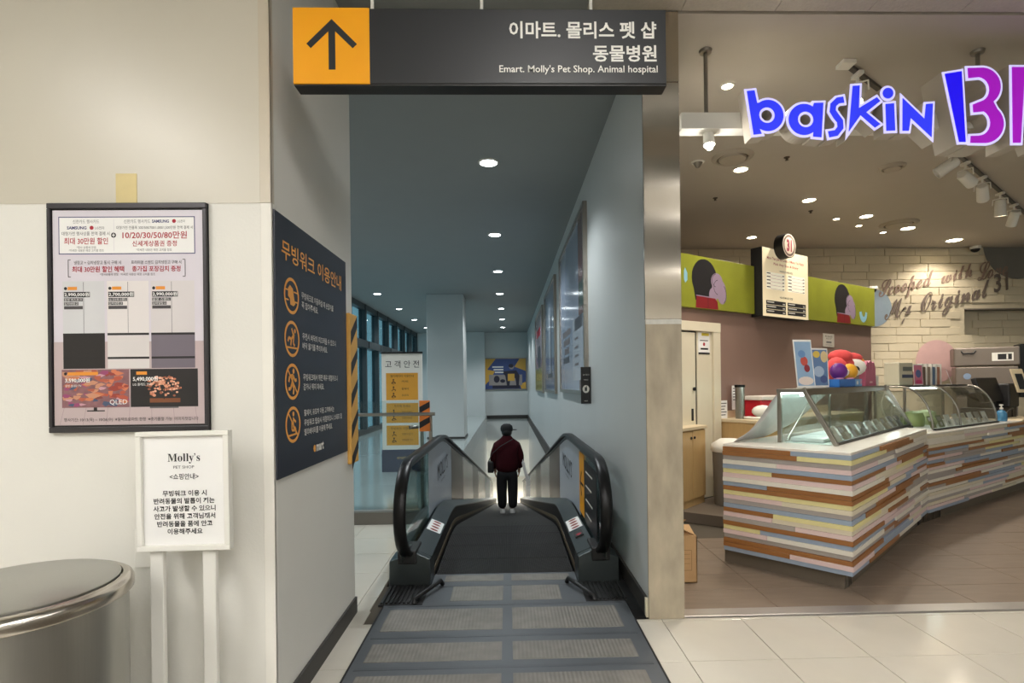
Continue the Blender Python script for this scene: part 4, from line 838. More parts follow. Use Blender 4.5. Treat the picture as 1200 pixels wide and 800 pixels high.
for r, (sp, c1, c2) in enumerate(rows):
    pr = [0.006, 0.012, 0.018, 0.008, 0.014][r % 5] if c2 != 'g' else 0.002; pr2 = pr
    if sp < 1:
        plank(Ap, -cv, -cu_, 0.0, L0 * sp, r, c1, [0.01, 0.016, 0.006][r % 3]); plank(Ap, -cv, -cu_, L0 * sp, L0 + pr, r, c2, pr)
    else: plank(Ap, -cv, -cu_, 0.0, L0 + pr, r, c1, pr)
    # right-hand face: first plank continues the colour round the corner
    s = 0.0; c = c2; ln_ = rnd.uniform(0.3, 1.3)
    while s < L1 - 0.01:
        e = min(L1, s + ln_)
        if L1 - e < 0.18: e = L1
        plank(Bp, cu_, -cv, s + (0.0008 if s else 0), e, r, c, pr if s == 0 else rnd.choice([0.003, 0.009, 0.015, 0.021]))
        last = c; s = e; ln_ = rnd.uniform(0.45, 1.4); c = rnd.choice([q for q in cols if q != last])
    s = 0.0; ln_ = rnd.uniform(0.4, 1.6); c = last
    while s < L2 - 0.01:
        e = min(L2, s + ln_)
        if L2 - e < 0.2: e = L2
        plank(Dp, cw_, -cn, s, e, r, c, rnd.choice([0.003, 0.009, 0.015, 0.02]), ZT2); last = c; s = e; ln_ = rnd.uniform(0.6, 1.8); c = rnd.choice([q for q in cols if q != last])
vg = MB().obox(Dp + cv * 0.052 - cu_ * 0.12 + up(0.005), cu_ * 0.11, cv * 0.006, up(0.105), dark_steel).build('vent_grille', sc)
for q in range(9):
    p = Dp + cn * 0.05 + cw_ * (0.04 + q * 0.05) + up(0.01); MB().obox(p, cw_ * 0.018, -cn * 0.012, up(0.1), frame_steel).build('vent_slat', sc)
for q in range(3):
    p = Bp + cv * 0.06 + cu_ * (0.09 + q * 0.04) + up(0.01); MB().obox(p, cu_ * 0.016, -cv * 0.012, up(0.1), frame_steel).build('vent_slat', sc)
# ================================================================== slanted display case
def LC(a, b, z): return Bp + cu_ * a + cv * b + up(z)
ZB = ZT + 0.02; TOPZ = 1.435
dc = thing('display_case', 'slanted steel framed glass display case nearest the counter corner', 'display case', tuple(LC(1.6, 0.4, ZB)))
ua, ub = 0.38, 2.95; vr, vf, vt = 0.62, 0.195, 0.44
MB().prism(poly2([LC(2.5, vf - 0.02, 0), LC(2.97, vf - 0.02, 0), LC(2.97, vr + 0.02, 0), LC(2.5, vr + 0.02, 0)]), ZT2 + 0.0205, ZB, dark_steel).build('plinth', dc)
for uu in (ua, ub):
    MB().bar(LC(uu, vr, ZB), LC(uu, vr, TOPZ), 0.03, 0.03, frame_steel, up=cu_).build('rear_post', dc, bevel=0.003)
    MB().bar(LC(uu, vf, ZB), LC(uu, vt - 0.005, TOPZ + 0.005), 0.034, 0.03, frame_steel, up=cu_).build('slanted_bar', dc, bevel=0.003)
    MB().bar(LC(uu, vt - 0.03, TOPZ - 0.015), LC(uu, vr + 0.02, TOPZ - 0.015), 0.03, 0.03, frame_steel).build('top_side_rail', dc, bevel=0.003)
MB().bar(LC(ua, vr, TOPZ - 0.015), LC(ub, vr, TOPZ - 0.015), 0.03, 0.03, frame_steel).build('top_rear_rail', dc, bevel=0.003)
MB().bar(LC(ua, vf + 0.008, ZB + 0.012), LC(ub, vf + 0.008, ZB + 0.012), 0.02, 0.024, dark_steel).build('bottom_rail', dc, bevel=0.003)
MB().obox(LC(ua + 0.02, vt - 0.02, TOPZ - 0.055), cu_ * (ub - ua - 0.04), cv * 0.012, up(0.055), frame_steel).build('top_fascia', dc)
MB().obox(LC(ua + 0.015, vt - 0.01, TOPZ - 0.006), cu_ * (ub - ua - 0.03), cv * (vr - vt + 0.02), up(0.006), frame_steel).build('top_tray', dc)
sl = (LC(0, vt - 0.02, TOPZ - 0.055) - LC(0, vf + 0.004, ZB + 0.024)); nrm = cu_.cross(sl).normalized()
MB().obox(LC(ua + 0.016, vf + 0.004, ZB + 0.024), cu_ * (ub - ua - 0.032), sl, nrm * 0.005, glass).build('front_pane', dc)
for uu in (ua, ub):
    q = [LC(uu, vr - 0.015, ZB), LC(uu, vr - 0.015, TOPZ - 0.03), LC(uu, vt + 0.01, TOPZ - 0.03), LC(uu, vf + 0.03, ZB)]
    MB().add([p for p in q] + [p + cu_ * 0.004 for p in q], [(3, 2, 1, 0), (4, 5, 6, 7), (0, 1, 5, 4), (1, 2, 6, 5), (2, 3, 7, 6), (3, 0, 4, 7)], glass).build('side_pane', dc)
MB().obox(LC(ua + 0.02, vr - 0.004, ZB), cu_ * 1.27, cv * 0.005, up(TOPZ - ZB - 0.03), glass).build('rear_pane', dc); MB().obox(LC(ua + 1.25, vr - 0.012, ZB), cu_ * 1.3, cv * 0.005, up(TOPZ - ZB - 0.03), glass).build('rear_pane', dc)
MB().bar(LC(ua + 1.27, vr, ZB), LC(ua + 1.27, vr, TOPZ - 0.03), 0.02, 0.02, frame_steel, up=cu_).build('rear_stile', dc)
MB().tube([LC(ua + 0.05, vr - 0.04, ZB + 0.03), LC(ua + 0.75, vr - 0.02, TOPZ - 0.06)], 0.005, frame_steel, 6).build('stay_wire', dc)
MB().obox(LC(ua + 0.03, vf + 0.05, ZB - 0.0005), cu_ * (ub - ua - 0.06), cv * (vr - vf - 0.08), up(0.006), mat('case_pan', (222, 232, 230), 0.25)).build('pan', dc)
for q in range(6): MB().obox(LC(ua + 0.1 + q * 0.4, vf + 0.12, ZB + 0.006), cu_ * 0.36, cv * 0.26, up(0.035), mat('tub_white', (226, 232, 230), 0.3)).build('tub_lid', dc, bevel=0.01)
MB().tube([LC(ua + 0.06, vt + 0.03, TOPZ - 0.045), LC(ub - 0.3, vt + 0.03, TOPZ - 0.045)], 0.013, emit_tube, 10).build('light_tube', dc)
MB().obox(LC(ua + 0.06, vt + 0.06, TOPZ - 0.03), cu_ * (ub - ua - 0.2), cv * 0.12, up(0.022), offwhite).build('light_housing', dc)
card_m = [mat('card_%d' % i, c, 0.5) for i, c in enumerate([(210, 206, 190), (166, 156, 138), (196, 198, 200), (146, 144, 138), (226, 224, 218)])]
ORD = ['first', 'second', 'third', 'fourth', 'fifth', 'sixth', 'seventh', 'eighth', 'ninth', 'tenth']
for q in range(9):
    t0 = ua + 0.12 + q * 0.27; t = thing('flavour_card', '%s flavour card from the left inside the slanted glass case' % ORD[q], 'card', tuple(LC(t0, vf + 0.06, ZB + 0.007)), 'flavour cards in the slanted case')
    s2 = sl.normalized(); of = LC(t0, vf + 0.045, ZB + 0.012)
    cf_ = Fr(of + s2 * 0.13, cu_, -s2, nrm if nrm.z > 0 else -nrm)
    MB().slab(cf_, 0, 0, 0.2, 0.13, -0.006, -0.002, card_m[q % 5]).build('card', t)
    m = MB().rect(cf_, 0.01, 0.01, 0.075, 0.06, -0.0015, card_m[(q + 1) % 5]).rect(cf_, 0.10, 0.06, 0.19, 0.12, -0.0015, card_m[(q + 4) % 5]).disc(cf_, 0.1, 0.035, 0.022, 0.02, -0.0013, card_m[(q + 3) % 5], 12); m.build('card_print', t)
# grey plastic sheet draped behind the case
sh = [LC(0.36, vr + 0.02, TOPZ - 0.05), LC(0.12, L0 - 0.03, ZB + 0.004), LC(0.75, L0 - 0.03, ZB + 0.004), LC(1.7, vr + 0.02, TOPZ - 0.05), LC(0.30, vr + 0.03, ZB + 0.004)]
m = MB(); gx, gy = 12, 8; P = []
for j in range(gy + 1):
    for i in range(gx + 1):
        a, b = i / gx, j / gy; p = (sh[0] * (1 - a) + sh[3] * a) * (1 - b) + (sh[1] * (1 - a) + sh[2] * a) * b
        P.append(p + Vector((0, 0, -0.05 * math.sin(b * PI) + 0.008 * math.sin(i * 2.1 + j))) if 0 < j < gy else p)
m.add(P, [(j * (gx + 1) + i, j * (gx + 1) + i + 1, (j + 1) * (gx + 1) + i + 1, (j + 1) * (gx + 1) + i) for j in range(gy) for i in range(gx)], mat('grey_plastic', (176, 170, 168), 0.35, 0, 0.08, 6))
o = m.build('plastic_sheet', smooth=80); sd_ = o.modifiers.new('thick', 'SOLIDIFY'); sd_.thickness = 0.003; tag(o, 'grey plastic sheet sloping down behind the slanted glass case', 'plastic sheet')
# ================================================================== curved display case on the second counter leg
ZB2 = ZT2 + 0.02
def L2p(t, b, z): return Dp + cw_ * t + cn * b + up(z)
c2 = thing('curved_display_case', 'curved glass display case beyond the bend of the counter', 'display case', tuple(L2p(1.3, 0.4, ZB2)))
ta, tb2 = 0.50, 2.45; prof = [(0.12 + 0.30 * (1 - math.cos(a)) , ZB2 + 0.01 + (1.405 - ZB2) * math.sin(a)) for a in [PI / 2 * k / 10 for k in range(11)]]
m = MB(); P = []
for t_ in (ta, tb2):
    P += [L2p(t_, b, z) for b, z in prof] + [L2p(t_, b + 0.005, z - 0.003) for b, z in prof]
n = len(prof); fs = []
for i in range(n - 1): fs += [(i, i + 1, 2 * n + i + 1, 2 * n + i), (n + i, 3 * n + i, 3 * n + i + 1, n + i + 1)]
m.add(P, fs, glass).build('curved_pane', c2, smooth=60)
for t_ in (ta, tb2, (ta + tb2) / 2 - 0.2):
    m = MB(); m.tube([L2p(t_, b, z) for b, z in prof] + [L2p(t_, 0.70, 1.415)], 0.011, frame_steel, 8).build('curved_rib', c2, smooth=60)
    MB().bar(L2p(t_, 0.70, ZB2), L2p(t_, 0.70, 1.41), 0.025, 0.025, frame_steel, up=cw_).build('rear_post', c2)
MB().obox(L2p(ta, 0.42, 1.41), cw_ * (tb2 - ta), cn * 0.3, up(0.018), dark_steel).build('top_shelf', c2, bevel=0.003)
MB().obox(L2p(ta, 0.12, ZB2 - 0.003), cw_ * (tb2 - ta), cn * 0.58, up(0.016), mat('case2_base', (200, 204, 200), 0.3)).build('base_tray', c2)
MB().obox(L2p(ta, 0.09, ZB2 - 0.003), cw_ * (tb2 - ta), cn * 0.03, up(0.02), dark_steel).build('bottom_rail', c2)
MB().obox(L2p(ta + 0.02, 0.70, ZB2), cw_ * (tb2 - ta - 0.04), cn * 0.005, up(0.42), glass).build('rear_pane', c2)
MB().tube([L2p(ta + 0.3, 0.45, 1.395), L2p(tb2 - 0.9, 0.45, 1.395)], 0.011, emit_tube, 8).build('light_tube', c2)
for q in range(8):
    t0 = ta + 0.10 + q * 0.23; t = thing('flavour_card', '%s flavour card from the left inside the curved glass case' % ORD[q], 'card', tuple(L2p(t0, 0.2, ZB2 + 0.014)), 'flavour cards in the curved case')
    s2 = (cn * 0.35 + up(0.94)).normalized(); cf_ = Fr(L2p(t0, 0.17, ZB2 + 0.016) + s2 * 0.14, cw_, -s2, (-cn * 0.94 + up(0.35)))
    kk = [mat('card_green', (120, 130, 80), 0.5), mat('card_green2', (96, 112, 70), 0.5), card_m[4], card_m[2], card_m[0], card_m[4], card_m[3], card_m[2]][q]
    MB().slab(cf_, 0, 0, 0.15, 0.14, -0.004, 0, kk).build('card', t); MB().rect(cf_, 0.015, 0.015, 0.13, 0.06, 0.0006, card_m[(q + 2) % 5]).disc(cf_, 0.08, 0.1, 0.03, 0.025, 0.0006, card_m[(q + 1) % 5], 12).build('card_print', t)
for q, (t0, col) in enumerate(((0.85, (140, 156, 100)), (1.2, (166, 176, 130)))):
    o = MB().lathe([(0.0, 0.0), (0.11, 0.0), (0.12, 0.02), (0.12, 0.10), (0.10, 0.16), (0.0, 0.18)], L2p(t0, 0.45, ZB2 + 0.014), mat('cake_%d' % q, col, 0.5), 20).build('ice_cream_cake', smooth=50)
    tag(o, ['dark green dome cake in the curved glass case', 'pale green dome cake in the curved glass case'][q], 'cake')
# ================================================================== things on the case tops
TZ = TOPZ + 0.0015
def stand_card(name, label, a, b, wdt, hgt, base_col, lean, shapes, yaw=0.0, case=1, z=None):
    d = (cu_ if case == 1 else cw_); nn = (-cv if case == 1 else -cn); o0 = (LC(a, b, TZ) if case == 1 else L2p(a, b, 1.4295)); R_ = Matrix.Rotation(yaw, 3, 'Z'); d = R_ @ d; nn = R_ @ nn
    t = thing(name, label, 'card', tuple(o0)); upv = (up(1) - nn * lean).normalized(); f = Fr(o0 + upv * hgt - d * wdt / 2 + up(0.004), d * wdt, -upv * hgt, nn + up(lean))
    MB().slab(f, 0, 0, 1, 1, -0.005, 0, paper).build('card', t, bevel=0.001); m = MB().rect(f, 0.05, 0.04, 0.95, 0.96, 0.0006, mat(name + str(len(MATS)), base_col, 0.4, 0, 0.1, 8))
    for sh_ in shapes: m.disc(f, sh_[0], sh_[1], sh_[2], sh_[3], 0.0012 + 0.0002 * shapes.index(sh_), mat('shape_%d_%d_%d' % sh_[4], sh_[4], 0.4), 14)
    m.build('card_print', t)
    MB().obox(o0 - d * wdt * 0.3 + nn * 0.0 - up(0.0), d * wdt * 0.6, -nn * 0.06, up(0.006), offwhite).build('foot', t); return t
stand_card('promotion_card', 'tall leaning blue promotion card at the left end of the slanted case top', 0.72, 0.52, 0.19, 0.42, (150, 182, 214), 0.12, [(0.5, 0.86, 0.42, 0.09, (236, 222, 214)), (0.5, 0.45, 0.2, 0.1, (200, 90, 80)), (0.62, 0.6, 0.16, 0.08, (150, 60, 70)), (0.4, 0.3, 0.2, 0.08, (110, 150, 200))], yaw=-0.5)
stand_card('promotion_card', 'upright dark blue promotion card with a yellow badge on the slanted case top', 1.17, 0.55, 0.22, 0.36, (104, 134, 180), 0.05, [(0.35, 0.16, 0.2, 0.09, (226, 196, 90)), (0.78, 0.22, 0.2, 0.15, (222, 200, 150)), (0.45, 0.6, 0.3, 0.14, (176, 196, 222)), (0.7, 0.8, 0.2, 0.1, (80, 96, 150))], yaw=-0.4)
tr = thing('toy_tray', 'shallow bright blue display tray on the slanted case top', 'tray', tuple(LC(1.65, 0.5, TZ)))
tm = mat('tray_blue', (40, 116, 200), 0.4); f0 = LC(1.33, 0.435, TZ)
MB().obox(f0, cu_ * 0.72, cv * 0.11, up(0.012), tm).build('tray_floor', tr); MB().obox(f0, cu_ * 0.72, cv * 0.008, up(0.075), tm).build('tray_front', tr); MB().obox(f0 + cv * 0.102, cu_ * 0.72, cv * 0.008, up(0.075), tm).build('tray_back', tr)
for s_ in (0, 0.712): MB().obox(f0 + cu_ * s_, cu_ * 0.008, cv * 0.11, up(0.075), tm).build('tray_end', tr)
fr = Fr(f0 + cu_ * 0.48 + up(0.075), cu_, (0, 0, -1), -cv); MB().rect(fr, 0, 0.004, 0.23, 0.072, 0.0008, mat('tray_label', (120, 176, 226), 0.4)).disc(fr, 0.08, 0.036, 0.03, 0.02, 0.0014, paper, 14).disc(fr, 0.2, 0.03, 0.025, 0.025, 0.0014, mat('tray_pink', (222, 160, 180), 0.4), 14).build('tray_label', tr)
for q, (a, col, c2_) in enumerate(((1.49, (104, 40, 130), (220, 150, 190)), (1.83, (226, 166, 50), (220, 150, 170)))):
    t = thing('toy_ball', ['round purple toy with a pink base standing in the blue tray', 'round yellow toy with a pink base standing in the blue tray'][q], 'toy', tuple(LC(a, 0.49, TZ + 0.012)))
    MB().lathe([(0.0, 0.0), (0.042, 0.0), (0.045, 0.03), (0.04, 0.075), (0.0, 0.08)], LC(a, 0.49, TZ + 0.013), mat('toy_base%d' % q, c2_, 0.4), 16).build('base', t, smooth=50)
    MB().sph(LC(a, 0.49, TZ + 0.15), (0.085, 0.05, 0.08), mat('toy_ball%d' % q, col, 0.35), 16).build('ball', t, smooth=80)
    MB().sph(LC(a + 0.07, 0.45, TZ + 0.14), (0.035, 0.03, 0.035), offwhite, 10).build('ear', t, smooth=80)
ph = thing('plush_toy', 'bundle of red plush with white and orange patches behind the toy tray', 'plush toy', tuple(LC(2.0, 0.57, TZ)))
rp = mat('red_plush', (226, 84, 84), 0.85, 0, 0.15, 20, 0.2, 60)
for q, (a, b, z, r) in enumerate(((1.78, 0.59, 0.17, (0.11, 0.07, 0.13)), (1.98, 0.6, 0.22, (0.13, 0.07, 0.12)), (2.22, 0.6, 0.30, (0.15, 0.07, 0.06)), (1.94, 0.6, 0.31, (0.13, 0.06, 0.07)))): MB().sph(LC(a, b, TZ + z), r, rp, 14).build('lobe', ph, smooth=80)
MB().lathe([(0.0, 0.0), (0.12, 0.0), (0.11, 0.05), (0.06, 0.08)], LC(1.95, 0.58, TZ), mat('plush_base', (90, 70, 70), 0.8), 16).build('base', ph, smooth=50)
MB().sph(LC(2.2, 0.54, TZ + 0.2), (0.13, 0.05, 0.09), offwhite, 12).build('white_patch', ph, smooth=80); MB().sph(LC(2.42, 0.55, TZ + 0.22), (0.07, 0.05, 0.09), mat('plush_orange', (216, 130, 60), 0.8), 12).build('orange_patch', ph, smooth=80); MB().sph(LC(2.12, 0.5, TZ + 0.17), (0.03, 0.03, 0.04), black, 10).build('dark_patch', ph, smooth=80)
pb_ = thing('pink_bag', 'pink paper bag with a scalloped top on the right of the slanted case top', 'bag', tuple(LC(2.5, 0.52, TZ)))
fr = Fr(LC(2.32, 0.47, TZ), cu_, (0, 0, 1), -cv); pk = mat('bag_pink', (196, 104, 134), 0.5, 0, 0.05, 8)
MB().pslab(fr, [(0.0, 0), (0.42, 0), (0.40, 0.2), (0.34, 0.265), (0.29, 0.25), (0.21, 0.275), (0.13, 0.25), (0.08, 0.265), (0.02, 0.2)], -0.06, 0, pk).build('bag_body', pb_, bevel=0.003)
MB().rect(fr, 0.16, 0.03, 0.27, 0.05, 0.001, mat('bag_print', (232, 190, 200), 0.5)).build('bag_print', pb_)
for s_ in (0.1, 0.21, 0.32): MB().obox(fr.p(s_, 0.17, 0.0), cu_ * 0.012, up(0.08), -cv * 0.001, mat('bag_fold', (170, 84, 112), 0.5)).build('fold', pb_)
ob = thing('card_holder', 'small white box holding a slip at the right end of the slanted case top', 'box', tuple(LC(2.85, 0.52, TZ)))
MB().obox(LC(2.76, 0.5, TZ), cu_ * 0.22, cv * 0.08, up(0.11), offwhite).build('box', ob, bevel=0.004); MB().obox(LC(2.70, 0.5, TZ), cu_ * 0.05, cv * 0.08, up(0.16), offwhite).build('slip', ob)
c2z = 1.4295
mk = thing('countertop_machine', 'beige boxy machine with a dark blue band on the curved case top', 'machine', tuple(L2p(0.66, 0.58, c2z)))
MB().obox(L2p(0.52, 0.45, c2z), cw_ * 0.36, cn * 0.16, up(0.27), mat('machine_beige', (206, 200, 176), 0.45)).build('housing', mk, bevel=0.01)
fr = Fr(L2p(0.47, 0.45, c2z + 0.27), cw_, (0, 0, -1), -cn); MB().rect(fr, 0.14, 0.05, 0.38, 0.10, 0.001, mat('machine_grey', (110, 116, 110), 0.4)).rect(fr, 0.12, 0.14, 0.41, 0.18, 0.001, mat('machine_band', (60, 74, 104), 0.4)).build('control_panel', mk)
tag(MB().prism(poly2([L2p(0.93, 0.5, 0), L2p(1.03, 0.5, 0), L2p(1.03, 0.6, 0), L2p(0.93, 0.6, 0)]), c2z, c2z + 0.17, mat('red_tin', (190, 50, 44), 0.4)).build('red_box', bevel=0.01), 'small red box beside the beige machine on the curved case top', 'box')
stand_card('promotion_card', 'pink promotion card with a blue figure on the curved case top', 1.17, 0.5, 0.25, 0.25, (226, 130, 160), 0.05, [(0.5, 0.45, 0.3, 0.2, (90, 110, 170)), (0.5, 0.85, 0.35, 0.1, (230, 60, 130))], case=2)
rk = thing('card_rack', 'white rack of brown and blue cards on the curved case top', 'card rack', tuple(L2p(1.72, 0.55, c2z)))
MB().obox(L2p(1.42, 0.6, c2z), cw_ * 0.6, cn * 0.012, up(0.27), offwhite).build('back', rk)
for q, col in enumerate(((120, 92, 72), (170, 150, 130), (96, 120, 150), (176, 120, 90))): MB().obox(L2p(1.44 + q * 0.145, 0.575, c2z), cw_ * 0.12, cn * 0.006, up(0.23), mat('rack_%d' % q, col, 0.5, 0, 0.3, 20)).build('card', rk)
for q in range(5): MB().obox(L2p(1.42 + q * 0.145, 0.56, c2z), cw_ * 0.012, cn * 0.04, up(0.27), offwhite).build('divider', rk)
stand_card('promotion_card', 'small pale pink tilted card at the right end of the curved case top', 2.17, 0.5, 0.18, 0.2, (232, 176, 186), 0.3, [(0.5, 0.5, 0.25, 0.2, (206, 120, 140))], case=2, yaw=0.3)
# hand sanitiser, till, tablet
sn = thing('sanitiser_bottle', 'blue hand sanitiser bottle with a white pump beside the curved case', 'bottle', tuple(L2p(2.70, 0.14, ZB2)))
c = L2p(2.70, 0.14, ZB2 + 0.001); MB().lathe([(0, 0), (0.055, 0.0), (0.062, 0.015), (0.06, 0.10), (0.04, 0.135), (0.016, 0.145), (0.016, 0.155)], c, mat('sanitiser_blue', (70, 130, 170), 0.2), 18).build('bottle', sn, smooth=50)
MB().lathe([(0.02, 0.155), (0.02, 0.175), (0.008, 0.18), (0.008, 0.205), (0.022, 0.205), (0.022, 0.218), (0, 0.222)], c, offwhite, 14).build('pump', sn, smooth=40); MB().bar(c + up(0.21), c + up(0.21) - cw_ * 0.05, 0.013, 0.012, offwhite).build('spout', sn)
ti = thing('cash_till', 'black cash till with screens at the right end of the counter', 'till', tuple(L2p(3.2, 0.5, ZT2 + 0.03)))
z0 = ZT2 + 0.0315
MB().obox(L2p(2.98, 0.26, z0), cw_ * 0.8, cn * 0.42, up(0.14), black).build('drawer', ti, bevel=0.01)
MB().bar(L2p(3.2, 0.5, z0 + 0.14), L2p(3.2, 0.5, z0 + 0.36), 0.3, 0.14, black, up=cw_).build('column', ti, bevel=0.02)
MB().obox(L2p(2.66, 0.30, z0 + 0.24), cw_ * 0.78, (cn * 0.10 + up(0.33)), (cn * 0.06 - up(0.02)), black).build('screen', ti, bevel=0.012)
MB().obox(L2p(2.52, 0.50, z0 + 0.36), cw_ * 0.26, (cn * 0.1 + up(0.12)), (cn * 0.05 - up(0.04)), black).build('customer_display', ti, bevel=0.008)
MB().tube([L2p(2.66, 0.56, z0 + 0.40), L2p(2.84, 0.52, z0 + 0.30), L2p(3.1, 0.5, z0 + 0.25)], 0.02, black, 8).build('display_arm', ti, smooth=60)
MB().obox(L2p(3.40, 0.24, z0 + 0.14), cw_ * 0.40, cn * 0.34, up(0.34), black).build('printer', ti, bevel=0.02)
MB().tube([L2p(3.02, 0.22, z0 + 0.01), L2p(3.1, 0.18, z0 + 0.1), L2p(3.3, 0.18, z0 + 0.14), L2p(3.42, 0.22, z0 + 0.02)], 0.01, black, 8).build('cable', ti, smooth=60)
tl = thing('tablet_stand', 'tilted tablet in a cream frame on the till at the right edge', 'tablet', tuple(L2p(3.4, 0.2, 1.3))); a_ = L2p(3.34, 0.37, 1.345); e1 = (cw_ * 0.24 - up(0.22)).normalized(); e2 = (cn * 0.35 + up(0.0) + cw_ * 0.1).normalized()
fr = Fr(L2p(3.30, 0.20, 1.63), (cw_ * 0.92 - cn * 0.38) * 0.20, Vector((0.11, 0.0, -0.33)), -cn); MB().slab(fr, 0, 0, 1, 1, -0.02, 0, mat('tablet_cream', (222, 204, 168), 0.5)).build('frame', tl, bevel=0.006); MB().rect(fr, 0.18, 0.2, 0.82, 0.86, 0.001, charcoal).build('screen', tl)
# ================================================================== behind the counter
ic = thing('ice_cream_machine', 'grey two-tier machine with a small control panel in front of the brick wall', 'machine', (7.75, 8.8, 0.0))
zt = mat('machine_taupe', (120, 110, 100), 0.4, 0.3, 0.06, 8); m0 = Vector((7.33, 8.80, 0)); e1 = Vector((0.83, -0.557, 0)); e2 = Vector((0.557, 0.83, 0))
MB().obox(m0 + e1 * 0.03 + up(0.001), e1 * 0.76, e2 * 0.5, up(1.2), zt).build('stand_body', ic, bevel=0.01); MB().obox(m0 + e1 * 0.02 + up(1.2), e1 * 0.78, e2 * 0.48, up(0.49), zt).build('lower_tier', ic, bevel=0.015); MB().obox(m0 + up(1.705), e1 * 0.82, e2 * 0.5, up(0.30), zt).build('upper_tier', ic, bevel=0.02)
fr = Fr(m0 + up(2.0), e1, (0, 0, -1), -e2); MB().slab(fr, 0.48, 0.09, 0.74, 0.22, 0, 0.008, offwhite).rect(fr, 0.55, 0.11, 0.72, 0.20, 0.009, ink).rect(fr, 0.655, 0.115, 0.675, 0.195, 0.0095, offwhite).build('control_panel', ic)
MB().tube([fr.p(0.1, 0.05, 0.0), fr.p(0.12, 0.09, 0.03), fr.p(0.25, 0.09, 0.03), fr.p(0.28, 0.05, 0.0)], 0.012, black, 8).build('handle', ic, smooth=60); MB().disc(fr, 0.17, 0.46, 0.05, 0.05, 0.003, mat('sticker_blue', (130, 150, 176), 0.4), 16).build('sticker', ic); MB().obox(m0 + e1 * 0.822 + e2 * 0.05 + up(1.2), e1 * 0.08, e2 * 0.42, up(0.84), dark_steel).build('side_cover', ic)
# wooden base cabinets
cb = thing('base_cabinet', 'maple base cabinet with two doors at the left edge of the shop', 'cabinet', (1.75, 6.2, 0.0)); f1 = Vector((1.80, 5.80, 0)); fd_ = Vector((0.70, 0.714, 0)); fn = Vector((-0.714, 0.70, 0))
cpoly = [(1.80, 5.80), (2.262, 6.271), (2.2, 6.37), (1.9, 6.19), (1.3, 6.19), (1.3, 5.9)]; MB().prism(cpoly, 0.113, 0.965, maple).build('body', cb)
for s_ in (0.02, 0.345):
    d_ = MB().obox(f1 + fd_ * s_ + up(0.2) - fn * 0.018, fd_ * 0.315, fn * 0.018, up(0.755), maple).build('door', cb, bevel=0.002); k_ = f1 + fd_ * (s_ + (0.28 if s_ < 0.1 else 0.035)) + up(0.88) - fn * 0.02; MB().sph(k_, 0.016, dark_steel, 10).build('knob', d_, smooth=60)
MB().prism([(1.80, 5.755), (2.31, 6.275), (2.24, 6.40), (1.9, 6.20), (1.3, 6.20), (1.3, 5.88)], 0.967, 1.002, maple_top).build('worktop', cb, bevel=0.004)
bc2 = thing('back_cabinet', 'maple cabinet along the mauve partition behind the counter', 'cabinet', tuple(bw_(1.4, 0.3, 0.11)))
MB().obox(bw_(0.68, 0.01, 0.112), bd * 2.6, bn * 0.48, up(0.9), maple).build('body', bc2); MB().obox(bw_(0.66, 0.008, 1.014), bd * 2.64, bn * 0.52, up(0.035), maple_top).build('worktop', bc2, bevel=0.004); MB().obox(bw_(0.66, 0.008, 1.05), bd * 2.64, bn * 0.02, up(0.09), maple_top).build('upstand', bc2)
CZ = 1.0505
def BW(t, off, z): return bw_(t, off, z)
rb = thing('red_cool_box', 'red box with a white lid on the maple cabinet', 'box', tuple(BW(1.25, 0.25, CZ)))
MB().obox(BW(0.98, 0.12, CZ), bd * 0.56, bn * 0.26, up(0.22), mat('box_red', (190, 26, 40), 0.4)).build('tub', rb, bevel=0.015); MB().obox(BW(0.96, 0.10, CZ + 0.22), bd * 0.60, bn * 0.30, up(0.05), mat('lid_white', (222, 214, 204), 0.4)).build('lid', rb, bevel=0.012)
wp = thing('tape_dispenser', 'white rounded dispenser in front of the red box', 'dispenser', tuple(BW(0.95, 0.42, CZ)))
MB().lathe([(0, 0), (0.14, 0.0), (0.15, 0.02), (0.1, 0.03)], BW(0.92, 0.36, CZ), offwhite, 20).build('base', wp, smooth=50); MB().sph(BW(0.98, 0.40, CZ + 0.09), (0.13, 0.09, 0.075), offwhite, 14).build('housing', wp, smooth=80); MB().cyl(BW(1.1, 0.46, CZ + 0.07), BW(1.13, 0.48, CZ + 0.07), 0.05, mat('disp_grey', (170, 166, 158), 0.4)).build('roll', wp, smooth=40)
cd = thing('cup_dispenser', 'tall dark steel cup dispenser tube on the maple cabinet', 'dispenser', tuple(BW(0.83, 0.2, CZ))); MB().cyl(BW(0.83, 0.2, CZ), BW(0.83, 0.2, CZ + 0.38), 0.055, frame_steel, n=20).build('tube', cd, smooth=40); MB().cyl(BW(0.83, 0.2, CZ + 0.38), BW(0.83, 0.2, CZ + 0.41), 0.062, dark_steel, n=20).build('collar', cd, smooth=40)
for q, (t_, z_, h_, lab) in enumerate(((0.70, CZ, 0.22, 'printed white sheet on the cabinet beside the door frame'), (0.96, CZ + 0.10, 0.30, 'printed white sheet behind the steel cup dispenser'))):
    f = Fr(BW(t_ - 0.07, 0.05, z_ + h_), bd, (0, 0, -1), bn); t = thing('notice_sheet', lab, 'notice', tuple(BW(t_, 0.04, z_))); MB().slab(f, 0, 0, 0.16, h_, -0.004, 0, paper).build('sheet', t); m = MB()
    for r in range(5): m.rect(f, 0.015, 0.03 + r * 0.035, 0.145 - 0.02 * (r % 3), 0.042 + r * 0.035, 0.0008, grey_ink)
    m.build('print', t)
